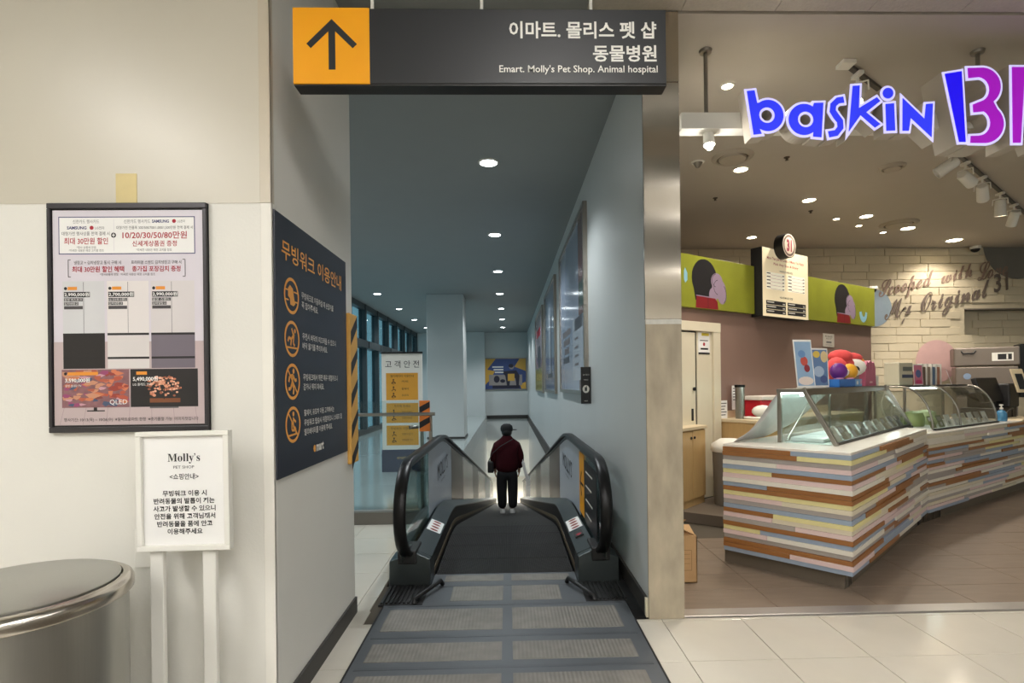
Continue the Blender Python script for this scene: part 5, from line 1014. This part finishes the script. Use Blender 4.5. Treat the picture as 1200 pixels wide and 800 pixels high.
# sliding door in the partition
dr = struct(MB().obox(bw_(-0.9, 0.003, 0.11), bd * 1.42, bn * 0.02, up(1.99), black).build('door_1', loc=tuple(bw_(0, 0, 0))))
MB().obox(bw_(0.53, 0.0, 0.11), bd * 0.13, bn * 0.06, up(2.10), cream_door).build('jamb', dr, bevel=0.004); MB().obox(bw_(-0.9, 0.0, 2.10), bd * 1.56, bn * 0.065, up(0.11), cream_door).build('head', dr, bevel=0.004)
lf = MB().obox(bw_(-0.6, 0.022, 0.12), bd * 0.80, bn * 0.025, up(1.96), cream_door).build('leaf', dr, bevel=0.003); MB().obox(bw_(0.245, 0.014, 0.12), bd * 0.28, bn * 0.02, up(1.98), cream_door).build('leaf', dr, bevel=0.003)
MB().sph(bw_(0.15, 0.07, 1.42), 0.022, dark_steel, 10).build('knob', lf, smooth=60); MB().obox(bw_(0.12, 0.047, 1.05), bd * 0.035, bn * 0.004, up(0.14), black).build('finger_pull', lf)
f = Fr(bw_(0.27, 0.034, 2.09), bd, (0, 0, -1), bn); t = thing('door_notice', 'white safety notice with a red flame on the cream door', 'notice', tuple(bw_(0.37, 0.034, 1.83))); MB().slab(f, 0, 0, 0.21, 0.26, 0, 0.003, paper).build('sheet', t)
MB().rect(f, 0.06, 0.005, 0.2, 0.04, 0.0036, mat('notice_yellow', (200, 180, 60), 0.5)).rect(f, 0.03, 0.09, 0.18, 0.102, 0.0036, grey_ink).disc(f, 0.105, 0.14, 0.02, 0.022, 0.0036, red_ink, 12).rect(f, 0.04, 0.185, 0.18, 0.205, 0.0036, ink).rect(f, 0.0, 0.238, 0.21, 0.26, 0.0036, ink).build('print', t)
f = Fr(bw_(3.16, 0.002, 2.2), bd, (0, 0, -1), bn); t = thing('wall_notice', 'small square grey notice on the mauve wall under the mural', 'notice', tuple(bw_(3.3, 0.0, 2.0))); MB().slab(f, 0, 0, 0.32, 0.2, 0, 0.006, mat('notice_grey', (190, 182, 170), 0.5)).build('plate', t, bevel=0.002)
m = MB(); m.text(f, 'PLEASE', 0.06, 0.03, 0.27, 0.055, 0.0066, ink); m.text(f, 'PICK UP', 0.09, 0.065, 0.24, 0.085, 0.0066, ink); m.rect(f, 0.09, 0.115, 0.24, 0.14, 0.0066, grey_ink); m.rect(f, 0.07, 0.165, 0.26, 0.17, 0.0066, grey_ink); m.build('print', t)
# ================================================================== mural band, menu board
mg = mat('mural_green', (138, 142, 44), 0.35, 0, 0.3, 2.5); mk_ = mat('mural_black', (30, 28, 30), 0.4); ml = mat('mural_lilac', (150, 130, 150), 0.4); mr_ = mat('mural_red', (128, 28, 34), 0.4); mbz = mat('mural_blue', (136, 184, 206), 0.4)
def mural(t0, t1, label, girl):
    t = thing('mural_panel', label, 'mural', tuple(bw_((t0 + t1) / 2, 0.05, 2.37)), 'mural panels above the partition'); f = Fr(bw_(t0, 0.06, 2.985), bd, (0, 0, -1), bn)
    MB().obox(bw_(t0, 0.002, 2.37), bd * (t1 - t0), bn * 0.058, up(0.615), mg).build('panel', t, bevel=0.003); m = MB(); g = girl - t0
    def ell(cx_, cy_, rx, ry, a0=0, a1=360, n_=24): return [(cx_ + rx * math.cos(math.radians(a0 + (a1 - a0) * i / n_)), cy_ - ry * math.sin(math.radians(a0 + (a1 - a0) * i / n_))) for i in range(n_ + (a1 - a0 < 360))]
    m.poly(f, ell(g + 0.20, 0.26, 0.235, 0.235), 0.0008, mk_); m.poly(f, [(g + 0.03, 0.52), (g + 0.34, 0.52), (g + 0.42, 0.26), (g - 0.03, 0.26)], 0.0009, mk_)
    m.poly(f, ell(g + 0.43, 0.27, 0.11, 0.10), 0.0012, ml); m.poly(f, ell(g + 0.47, 0.36, 0.135, 0.12), 0.0013, ml); m.poly(f, ell(g + 0.53, 0.44, 0.085, 0.10), 0.0014, ml); m.poly(f, ell(g + 0.36, 0.44, 0.08, 0.09), 0.00125, ml)
    for c_ in ((0.42, 0.26, 0.08), (0.46, 0.34, 0.09)): m.line(f, ell(g + c_[0], c_[1], c_[2], c_[2], 100, 260, 8), 0.007, 0.0019, mk_)
    m.line(f, ell(g + 0.52, 0.42, 0.09, 0.12, -60, 60, 8), 0.008, 0.0019, mk_)
    m.poly(f, [(g + 0.03, 0.61), (g + 0.45, 0.61), (g + 0.44, 0.52), (g + 0.38, 0.47), (g + 0.05, 0.46)], 0.0016, mr_); m.line(f, [(g + 0.26, 0.47), (g + 0.26, 0.61)], 0.006, 0.002, mk_); m.line(f, [(g + 0.04, 0.465), (g + 0.40, 0.475)], 0.012, 0.002, ml)
    m.build('figure_print', t); m = MB()
    if girl < 1: m.poly(f, [(0.10, 0.16), (0.14, 0.22), (0.14, 0.30), (0.10, 0.34), (0.08, 0.30), (0.08, 0.20)][::-1], 0.0012, mbz)
    else:
        m.poly(f, [(g + 0.86 + 0.13 * math.cos(math.radians(q)), 0.41 - 0.16 * math.sin(math.radians(q))) for q in range(180, 361, 12)] + [(g + 0.87 + 0.06 * math.cos(math.radians(q)), 0.40 - 0.08 * math.sin(math.radians(q))) for q in range(360, 179, -12)], 0.0012, mbz)
    m.build('drop_print', t)
mural(-0.08, 1.37, 'green mural panel left of the menu board with a black-haired figure', 0.17); mural(2.48, 4.68, 'green mural panel right of the menu board with a blue drop', 3.43)
mb_ = thing('menu_board', 'cream illuminated menu board box with price lists between the mural panels', 'menu board', tuple(bw_(1.9, 0.1, 2.33)))
MB().obox(bw_(1.385, 0.001, 2.335), bd * 1.09, bn * 0.16, up(0.89), black).build('box', mb_, bevel=0.004); f = Fr(bw_(1.39, 0.1612, 3.22), bd * 1.05, (0, 0, -1.055), bn)
m = MB().rect(f, 0, 0, 1.03, 0.835, 0.001, mat('menu_cream', (222, 206, 170), 0.5, 0, 0.03, 3, emis=0.25))
mi_ = 0.002
m.text(f, 'More Than Just Ice Cream, It Makes You Happy', 0.10, 0.10, 0.93, 0.145, mi_, red_ink, 0.01); m.text(f, 'Pick Any Size & Enjoy', 0.24, 0.165, 0.80, 0.205, mi_, red_ink, 0.01); m.text(f, 'HANDSCOOPED SIZE', 0.37, 0.25, 0.66, 0.272, mi_, ink, 0.01); m.text(f, 'HANDMADE SIZE', 0.37, 0.575, 0.66, 0.6, mi_, ink, 0.01)
for col_ in (0.08, 0.55):
    m.rect(f, col_, 0.29, col_ + 0.40, 0.50, mi_ - 0.0005, mat('menu_white', (236, 226, 204), 0.5, emis=0.25, var=0))
    for q in range(5): m.rect(f, col_ + 0.01, 0.30 + q * 0.042, col_ + 0.09, 0.312 + q * 0.042, mi_, ink); m.rect(f, col_ + 0.35, 0.312 + q * 0.042, col_ + 0.39, 0.322 + q * 0.042, mi_, ink); m.line(f, [(col_ + 0.09, 0.322 + q * 0.042), (col_ + 0.38, 0.326 + q * 0.042)], 0.003, mi_, grey_ink)
    for q in range(3):
        m.rect(f, col_ - 0.01, 0.64 + q * 0.055, col_ + 0.42, 0.688 + q * 0.055, mi_, ink); m.rect(f, col_ + 0.01, 0.652 + q * 0.055, col_ + 0.16 + 0.04 * (q % 2), 0.665 + q * 0.055, mi_ + 0.0008, offwhite); m.rect(f, col_ + 0.35, 0.664 + q * 0.055, col_ + 0.40, 0.676 + q * 0.055, mi_ + 0.0008, offwhite)
m.build('menu_print', mb_)
rd = thing('round_logo_sign', 'round sign reading 31 mounted on top of the menu board', 'sign', tuple(bw_(1.8, 0.2, 3.1))); c = bw_(1.80, 0.166, 3.26); f = Fr(c + bn * 0.1195, bd, (0, 0, -1), bn)
MB().cyl(c, c + bn * 0.118, 0.16, black, n=36).build('drum', rd, smooth=40); m = MB().disc(f, 0, 0, 0.15, 0.15, 0.0, mat('logo_brown', (112, 92, 84), 0.5), 36).disc(f, 0, 0, 0.11, 0.11, 0.0006, mat('logo_cream', (222, 206, 186), 0.5), 30).ring(f, 0, 0, 0.15, 0.15, 0.012, 0.001, mat('logo_cream', (222, 206, 186), 0.5)); m.text(f, '31', -0.06, -0.08, 0.06, 0.08, 0.0014, mat('logo_maroon', (150, 60, 78), 0.5), 0.05); m.build('emblem', rd)
# ================================================================== painted decals and script on the brick wall
wfm = Fr((0, 9.57, 0), (1, 0, 0), (0, 0, 1), (0, -1, 0))
for nm, x, z, r, col, lab in (('blue', 6.52, 2.78, 0.335, (140, 156, 168), 'faded blue disc painted on the brick wall beside the mural'), ('pink', 7.66, 1.82, 0.38, (206, 168, 164), 'faded pink disc painted on the brick wall above the curved case'), ('grey', 9.15, 3.9, 0.62, (112, 108, 100), 'large grey disc painted high on the brick wall at the right')):
    m = MB(); n = 40; pts = [(x + r * math.cos(2 * PI * k / n), min(3.845, z + r * math.sin(2 * PI * k / n))) for k in range(n)]
    m.poly(wfm, pts, 0.0015, mat('decal_' + nm, col, 0.7, 0, 0.1, 6, 0.2, 25)); tag(m.build('wall_disc'), lab, 'wall decal')
SCR = {'S': '𝓢'}
def script(s):
    r = ''
    for ch in s:
        if 'A' <= ch <= 'Z': r += chr(0x1D4D0 + ord(ch) - 65)
        elif 'a' <= ch <= 'z': r += chr(0x1D4EA + ord(ch) - 97)
        else: r += ch
    return r
sw_ = mat('script_brown', (136, 112, 98), 0.7, 0, 0.1, 6); sw2 = mat('script_grey', (112, 98, 88), 0.7, 0, 0.1, 6)
wfd = Fr((0, 9.57, 4.0), (1, 0, 0), (0, 0, -1), (0, -1, 0))
def wall_words(words, lab, m_, loc):
    t = thing('wall_lettering', lab, 'wall lettering', loc)
    for (wd_, x0, y0, x1, y1, b_, rt) in words:
        m = MB(); m.text(wfd, wd_, x0, y0, x1, y1, 0.003, m_, b_, rot=rt); m.build('word', t)
wall_words([(script('Scooped'), 6.62, 0.75, 7.62, 1.16, 0.008, 0.22), (script('with'), 7.76, 0.56, 8.33, 0.80, 0.008, 0.22), (script('Love'), 8.42, 0.44, 8.98, 0.76, 0.008, 0.20)], 'brown script line Scooped with Love painted on the brick wall', sw_, (7.9, 9.57, 3.1))
wall_words([(script('My'), 6.72, 1.11, 7.22, 1.60, 0.01, 0.2), (script('Original'), 7.38, 0.98, 8.64, 1.46, 0.01, 0.22), ('31', 8.72, 0.64, 8.98, 0.97, 0.02, 0.2)], 'grey script line My Original 31 painted on the brick wall', sw2, (7.9, 9.57, 2.6))
# ================================================================== cardboard box, bin behind the counter
bx = thing('cardboard_box', 'open brown cardboard box on the shop floor beside the pillar', 'box', (1.26, 4.22, 0.0)); x0, x1, y0, y1, hb_ = 1.118, 1.40, 4.05, 4.40, 0.345
for a, b in (((x0, y0, 0.002), (x1, y0 + 0.006, hb_)), ((x0, y1 - 0.006, 0.002), (x1, y1, hb_)), ((x0, y0, 0.002), (x0 + 0.006, y1, hb_)), ((x1 - 0.006, y0, 0.002), (x1, y1, hb_)), ((x0, y0, 0.001), (x1, y1, 0.008))): MB().box(a, b, cardboard).build('side', bx)
MB().obox((x0 + 0.01, y0, hb_), (x1 - x0 - 0.02, 0, 0), (0, 0.15, 0.05), (0, -0.001, 0.005), cardboard).build('flap', bx); MB().obox((x0 + 0.01, y1, hb_), (x1 - x0 - 0.02, 0, 0), (0, -0.13, 0.07), (0, 0.001, 0.005), cardboard).build('flap', bx); MB().obox((x1, y0 + 0.01, hb_), (0, y1 - y0 - 0.02, 0), (-0.12, 0, 0.06), (0.001, 0, 0.005), cardboard).build('flap', bx)
f = Fr((x0, y0, hb_), (1, 0, 0), (0, 0, -1), (0, -1, 0)); m = MB(); cb_i = mat('carton_print', (140, 106, 70), 0.7)
m.line(f, [(0.14, 0.10), (0.24, 0.10), (0.24, 0.25), (0.14, 0.25), (0.14, 0.10)], 0.004, 0.0008, cb_i)
for q in range(3): m.line(f, [(0.15, 0.13 + q * 0.035), (0.23, 0.13 + q * 0.035)], 0.003, 0.0008, cb_i)
m.build('carton_print', bx)
bn_ = thing('lidded_bin', 'grey bin with a white lid between the cabinet and the counter', 'bin', (2.5, 6.14, 0.11)); MB().lathe([(0, 0), (0.16, 0.0), (0.18, 0.6), (0.0, 0.6)], (2.5, 6.14, 0.112), mat('bin_grey', (120, 114, 106), 0.5), 22).build('drum', bn_, smooth=40); MB().lathe([(0.19, 0.6), (0.2, 0.63), (0.19, 0.68), (0.1, 0.74), (0.0, 0.75)], (2.5, 6.14, 0.112), offwhite, 22).build('lid', bn_, smooth=50)
# ================================================================== illuminated fascia sign
KL = 1 / 167.8; GY = 3.68
sg = thing('letter_sign', 'illuminated blue and pink raised letter sign hanging over the shop front', 'shop sign', (2.6, 3.75, 3.12))
lf_ = Fr((1.619 - 868 * KL, GY, 3.543 + 97 * KL * 0.995), (KL, 0, 0), (0, 0, -KL * 0.995), (0, -1, 0))
def A5(x, y): return (790 + x / 5.714, 30 + y / 5.714)
def A3(x, y): return (790 + x / 2.927, y / 2.927)
def arc(cx_, cy_, r, a0, a1, n=18, ry=None): return [(cx_ + r * math.cos(math.radians(a0 + (a1 - a0) * i / n)), cy_ - (ry or r) * math.sin(math.radians(a0 + (a1 - a0) * i / n))) for i in range(n + 1)]
def thick(pts, w):
    l, r_ = [], []
    for i, p in enumerate(pts):
        a = Vector(pts[max(i - 1, 0)]); b = Vector(pts[min(i + 1, len(pts) - 1)]); d = (b - a).normalized(); q = Vector((-d.y, d.x)) * w / 2; l.append((p[0] + q.x, p[1] + q.y)); r_.append((p[0] - q.x, p[1] - q.y))
    return l + r_[::-1]
glyphs = []
bl = [(470, 447), (528, 441), (544, 524)] + arc(612, 610, 106, 125, -118, 26) + [(574, 733), (512, 740)]
glyphs.append(([A5(*p) for p in bl], [A5(*p) for p in arc(605, 608, 48, 0, 340, 17)], 'blue', 'b'))
al = [(983, 522), (967, 758), (905, 752), (905, 738)] + arc(850, 636, 106, -58, -302, 26) + [(914, 524)]
glyphs.append(([A5(*p) for p in al], [A5(*p) for p in arc(860, 636, 48, 0, 340, 17)], 'blue', 'a'))
s_path = [(1118, 505), (1075, 512), (1045, 540), (1040, 580), (1062, 615), (1088, 648), (1090, 690), (1062, 725), (1008, 735)]
glyphs.append((thick([A5(*p) for p in s_path], 8.6), None, 'blue', 's'))
glyphs.append(([A3(*p) for p in [(600, 299), (628, 297), (624, 372), (684, 336), (698, 352), (650, 390), (698, 430), (676, 444), (628, 402), (584, 462)]], None, 'blue', 'k'))
glyphs.append(([A3(*p) for p in [(711, 360), (744, 357), (747, 453), (713, 454)]], None, 'blue', 'i')); glyphs.append(([A3(*p) for p in arc(722, 325, 20, 0, 345, 23)], None, 'blue', 'dot'))
glyphs.append(([A3(*p) for p in [(770, 337), (844, 408), (850, 360), (877, 358), (871, 478), (800, 412), (793, 454), (768, 454)]], None, 'blue', 'n'))
glyphs.append(([A3(*p) for p in [(915, 258), (977, 248), (988, 492), (962, 492)]], None, 'deep', 'B'))
glyphs.append(([A3(*p) for p in [(994, 238)] + arc(1045, 302, 66, 85, -52, 14) + arc(1052, 428, 68, 48, -95, 16) + [(1000, 495), (1002, 468)] + arc(1030, 425, 40, -88, 60, 10, 42) + [(1012, 392), (1010, 362)] + arc(1030, 312, 38, -60, 82, 10, 40) + [(996, 276)]], None, 'pink', '3'))
glyphs.append(([A3(*p) for p in [(1147, 234), (1196, 234), (1178, 495), (1147, 495)]], None, 'pink', '1'))
glyphs.append(([A3(*p) for p in [(1204, 234)] + arc(1225, 300, 66, 80, -70, 14) + [(1300, 495), (1262, 495), (1215, 372), (1206, 345)] + arc(1215, 305, 30, -60, 70, 8) + [(1204, 272)]], None, 'deep', 'R'))
gm = {'blue': mat('letter_blue', (42, 54, 236), 0.4, 0, 0.04, 4, emis=0.4), 'deep': mat('letter_deep_blue', (26, 8, 232), 0.4, 0, 0.03, 4, emis=0.4), 'pink': mat('letter_magenta', (156, 18, 182), 0.4, 0, 0.04, 4, emis=0.36)}
halo = mat('letter_border', (206, 202, 250), 0.4, 0, 0, 4, emis=0.4); side_m = mat('letter_return', (196, 188, 176), 0.5)
def curve_mesh(loops, off, ext):
    c_ = bpy.data.curves.new('g', 'CURVE'); c_.dimensions = '2D'; c_.fill_mode = 'BOTH'; c_.extrude = ext; c_.offset = off
    for lp in loops:
        sp = c_.splines.new('POLY'); sp.points.add(len(lp) - 1); sp.use_cyclic_u = True
        for i, (x, y) in enumerate(lp): sp.points[i].co = (x, -y, 0, 1)
    o_ = bpy.data.objects.new('g', c_); me = bpy.data.meshes.new_from_object(o_); r = ([tuple(v.co) for v in me.vertices], [tuple(p.vertices) for p in me.polygons])
    bpy.data.objects.remove(o_); bpy.data.curves.remove(c_); bpy.data.meshes.remove(me); return r
def orient(lp, ccw):
    a = sum(lp[i][0] * -lp[(i + 1) % len(lp)][1] + lp[(i + 1) % len(lp)][0] * lp[i][1] for i in range(len(lp))); return lp if (a > 0) == ccw else lp[::-1]
for out_, hole, col, nm in glyphs:
    loops = [orient(out_, True)] + ([orient(hole, False)] if hole else []); dpt = 0.10 if col == 'blue' else 0.19
    def put(mb, off, h0, h1, m_):
        vv, ff = curve_mesh(loops, off, 1.0)
        mb.add([lf_.p(x, -y, h0 if z < 0 else h1) for x, y, z in vv], ff, m_)
    g = MB(); put(g, 2.2, -dpt, 0.0, side_m); go = g.build('letter_return', sg)
    g = MB(); put(g, 2.0, 0.0, 0.004, halo); g.build('letter_border', go); g = MB(); put(g, -0.7, 0.004, 0.008, gm[col]); g.build('letter_face', go)
sr_ = thing('sign_beam', 'white box beam behind the raised letters hung on two steel rods', 'beam', (2.5, 3.84, 3.27)); MB().box((1.235, 3.785, 3.27), (3.75, 3.90, 3.385), white_gloss).build('beam', sr_, bevel=0.003)
for x_ in (1.43, 3.40): MB().tube([(x_, 3.84, 3.385), (x_, 3.84, SHOP_Z)], 0.014, frame_steel, 10).build('rod', sr_, smooth=60); MB().lathe([(0.045, 0), (0.04, -0.02), (0.016, -0.022)], (x_, 3.84, SHOP_Z), frame_steel, 16).build('flange', sr_, smooth=40)
# ================================================================== shop ceiling fittings
wc = (1.0, 0.92, 0.81)
dl = [(2.605, 5.98, 0.07, 'beside the round air diffuser'), (3.94, 7.0, 0.075, 'over the partition door side'), (5.16, 7.7, 0.08, 'right of the menu board'), (6.23, 8.32, 0.09, 'beside the far round diffuser'), (7.57, 9.05, 0.11, 'nearest the script on the brick wall'), (4.0, 8.8, 0.07, 'farthest, above the left mural panel'), (1.77, 4.29, 0.042, 'next to the left sign rod'), (3.0, 4.9, 0.07, 'hidden above the raised letters')]
for x, y, r, lab in dl: downlight(x, y, SHOP_Z, r, 'round recessed shop downlight ' + lab, 'shop downlights', emit_warm, E_SHOP, wc, 2.4)
for x, y, lab in ((4.8, 7.82, 'left of the pair past the menu board'), (5.36, 8.17, 'middle, past the menu board'), (6.0, 8.55, 'right, close to the brick wall')): downlight(x, y, SHOP_Z, 0.04, 'tiny bright ceiling spot ' + lab, 'tiny ceiling spots', emit_warm, 0, wc)
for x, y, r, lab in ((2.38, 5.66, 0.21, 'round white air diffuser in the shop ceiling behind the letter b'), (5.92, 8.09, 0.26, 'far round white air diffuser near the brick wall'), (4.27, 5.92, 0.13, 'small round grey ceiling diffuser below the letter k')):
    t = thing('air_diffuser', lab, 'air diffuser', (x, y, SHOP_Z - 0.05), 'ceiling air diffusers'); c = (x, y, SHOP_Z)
    MB().lathe([(r, 0), (r * 0.97, -0.012), (r * 0.8, -0.03), (r * 0.74, -0.022), (r * 0.74, 0)], c, mat('diffuser_ring', (176, 166, 150), 0.6), 36).build('outer_ring', t, smooth=50); MB().lathe([(r * 0.66, -0.018), (r * 0.62, -0.035), (r * 0.3, -0.045), (0, -0.046)], c, MATS['diffuser_ring'], 30).build('cone', t, smooth=50); MB().lathe([(r * 0.74, -0.004), (0.0, -0.005)], c, mat('diffuser_gap_shade', (120, 108, 94), 0.8), 30).build('gap', t)  # darker gap disc and toned ring paint in the diffuser's shading
for x, y, lab in ((2.96, 5.67, 'tiny dark sprinkler under the letter a'), (2.68, 6.92, 'tiny dark sprinkler near the left mural panel'), (4.22, 7.46, 'tiny dark sprinkler right of the menu board')): tag(MB().lathe([(0.03, 0), (0.028, -0.008), (0.012, -0.01), (0.012, -0.03), (0.02, -0.032), (0, -0.035)], (x, y, SHOP_Z), mat('sprinkler', (90, 80, 70), 0.5, 0.5), 14).build('sprinkler', smooth=40), lab + ' in the shop ceiling', 'sprinkler', 'ceiling sprinklers')
t = thing('ceiling_speaker', 'small white cone fitting in the shop ceiling near the pillar', 'ceiling fitting', (2.06, 5.79, SHOP_Z - 0.07)); MB().lathe([(0.07, 0), (0.065, -0.01), (0.03, -0.012)], (2.06, 5.79, SHOP_Z), offwhite, 20).build('flange', t, smooth=40); MB().lathe([(0.05, -0.01), (0.02, -0.06), (0, -0.065)], (2.06, 5.79, SHOP_Z), frame_steel, 18).build('cone', t, smooth=60)
for x, y, z, lab in ((8.33, 9.50, SHOP_Z, 'dark dome camera on the ceiling above the script lettering'), (6.08, 8.95, 3.05, 'dark dome camera at the right end of the green mural')):
    t = thing('dome_camera', lab, 'camera', (x, y, z - 0.1), 'dome cameras'); MB().lathe([(0, 0), (0.085, 0), (0.085, -0.04), (0.075, -0.05)], (x, y, z), offwhite, 20).build('housing', t, smooth=40); MB().sph((x, y, z - 0.05), (0.07, 0.07, 0.055), black, 14).build('dome', t, smooth=80)
    if z < 3.5: MB().box((x - 0.03, y, z - 0.02), (x + 0.03, 9.56, z + 0.01), offwhite).build('bracket', t)
# track lights
def track(x0, y0, x1, y1, lab):
    t = thing('light_track', lab, 'light track', ((x0 + x1) / 2, (y0 + y1) / 2, SHOP_Z - 0.03)); MB().bar((x0, y0, SHOP_Z - 0.012), (x1, y1, SHOP_Z - 0.012), 0.035, 0.024, mat('track_black', (60, 56, 52), 0.4)).build('rail', t)
    MB().box((x0 - 0.05, y0 - 0.05, SHOP_Z - 0.03), (x0 + 0.05, y0 + 0.05, SHOP_Z), offwhite).build('feed_box', t, bevel=0.004)
track(2.53, 3.98, 3.9, 4.95, 'black ceiling light track behind the letters k and i'); track(4.35, 5.3, 7.6, 7.75, 'black ceiling light track at the upper right of the shop')
def spot(x, y, ang, tilt, lab, lit, watt):
    t = thing('track_spot', lab, 'spotlight', (x, y, SHOP_Z - 0.3), 'track spotlights'); c = Vector((x, y, SHOP_Z - 0.024)); d = Vector((math.cos(ang) * math.sin(tilt), math.sin(ang) * math.sin(tilt), -math.cos(tilt))); sd2 = d.cross(Vector((0, 0, 1))).normalized(); j = c + up(-0.13)
    MB().box((x - 0.02, y - 0.05, SHOP_Z - 0.05), (x + 0.02, y + 0.05, SHOP_Z - 0.024), white_gloss).build('adaptor', t); MB().tube([c + up(-0.026), c + up(-0.07)], 0.012, white_gloss, 8).build('stem', t)
    MB().tube([j + up(0.06), j + sd2 * 0.07 + up(0.05), j + sd2 * 0.075 + up(-0.02)], 0.007, white_gloss, 6).tube([j + up(0.06), j - sd2 * 0.07 + up(0.05), j - sd2 * 0.075 + up(-0.02)], 0.007, white_gloss, 6).build('yoke', t)
    a, b = j - d * 0.07 + up(-0.03), j + d * 0.13 + up(-0.03); MB().lathe([(0, 0), (0.045, 0), (0.055, 0.02), (0.06, 0.2), (0.054, 0.2), (0.05, 0.17)], a, white_gloss, 20, axis=tuple(d)).build('head', t, smooth=40); MB().lathe([(0.051, 0.172), (0, 0.175)], a, emit_warm if lit else black, 20, axis=tuple(d)).build('lens', t)
    if watt: lamp('lamp', 'SPOT', tuple(b + d * 0.02), watt, wc, 0.04, tuple(Vector((0, 0, -1)).rotation_difference(d).to_euler()), 1.1, 0.6, t)
spot(2.68, 4.08, 3.9, 0.7, 'white track spotlight behind the letter k', True, 0); spot(4.5, 5.42, 2.6, 1.0, 'white track spotlight between the small letters and the big letter', False, 0); spot(4.95, 5.76, 0.4, 1.2, 'white track spotlight with its back to the window, under the big letter', False, 0)
spot(5.5, 6.17, 0.8, 0.9, 'white track spotlight in the middle of the long track', False, 60); spot(6.2, 6.70, 0.9, 0.2, 'lit white track spotlight pointing straight down', True, 25); spot(6.8, 7.15, 1.2, 0.7, 'white track spotlight at the right edge of the picture', True, 60)
sp_t = thing('beam_spot', 'glaring small spotlight under the left end of the white beam', 'spotlight', (1.42, 4.0, 3.2)); MB().lathe([(0, 0), (0.035, 0), (0.04, 0.09), (0.034, 0.09)], (1.45, 3.86, 3.268), white_gloss, 18, axis=(0.0, -0.2, -1)).build('head', sp_t, smooth=40); MB().sph((1.45, 3.838, 3.168), 0.026, emit_w, 12).build('lens', sp_t)
lamp('lamp', 'POINT', (1.45, 3.85, 3.12), 2, (1, 0.95, 0.88), 0.03, parent=sp_t)
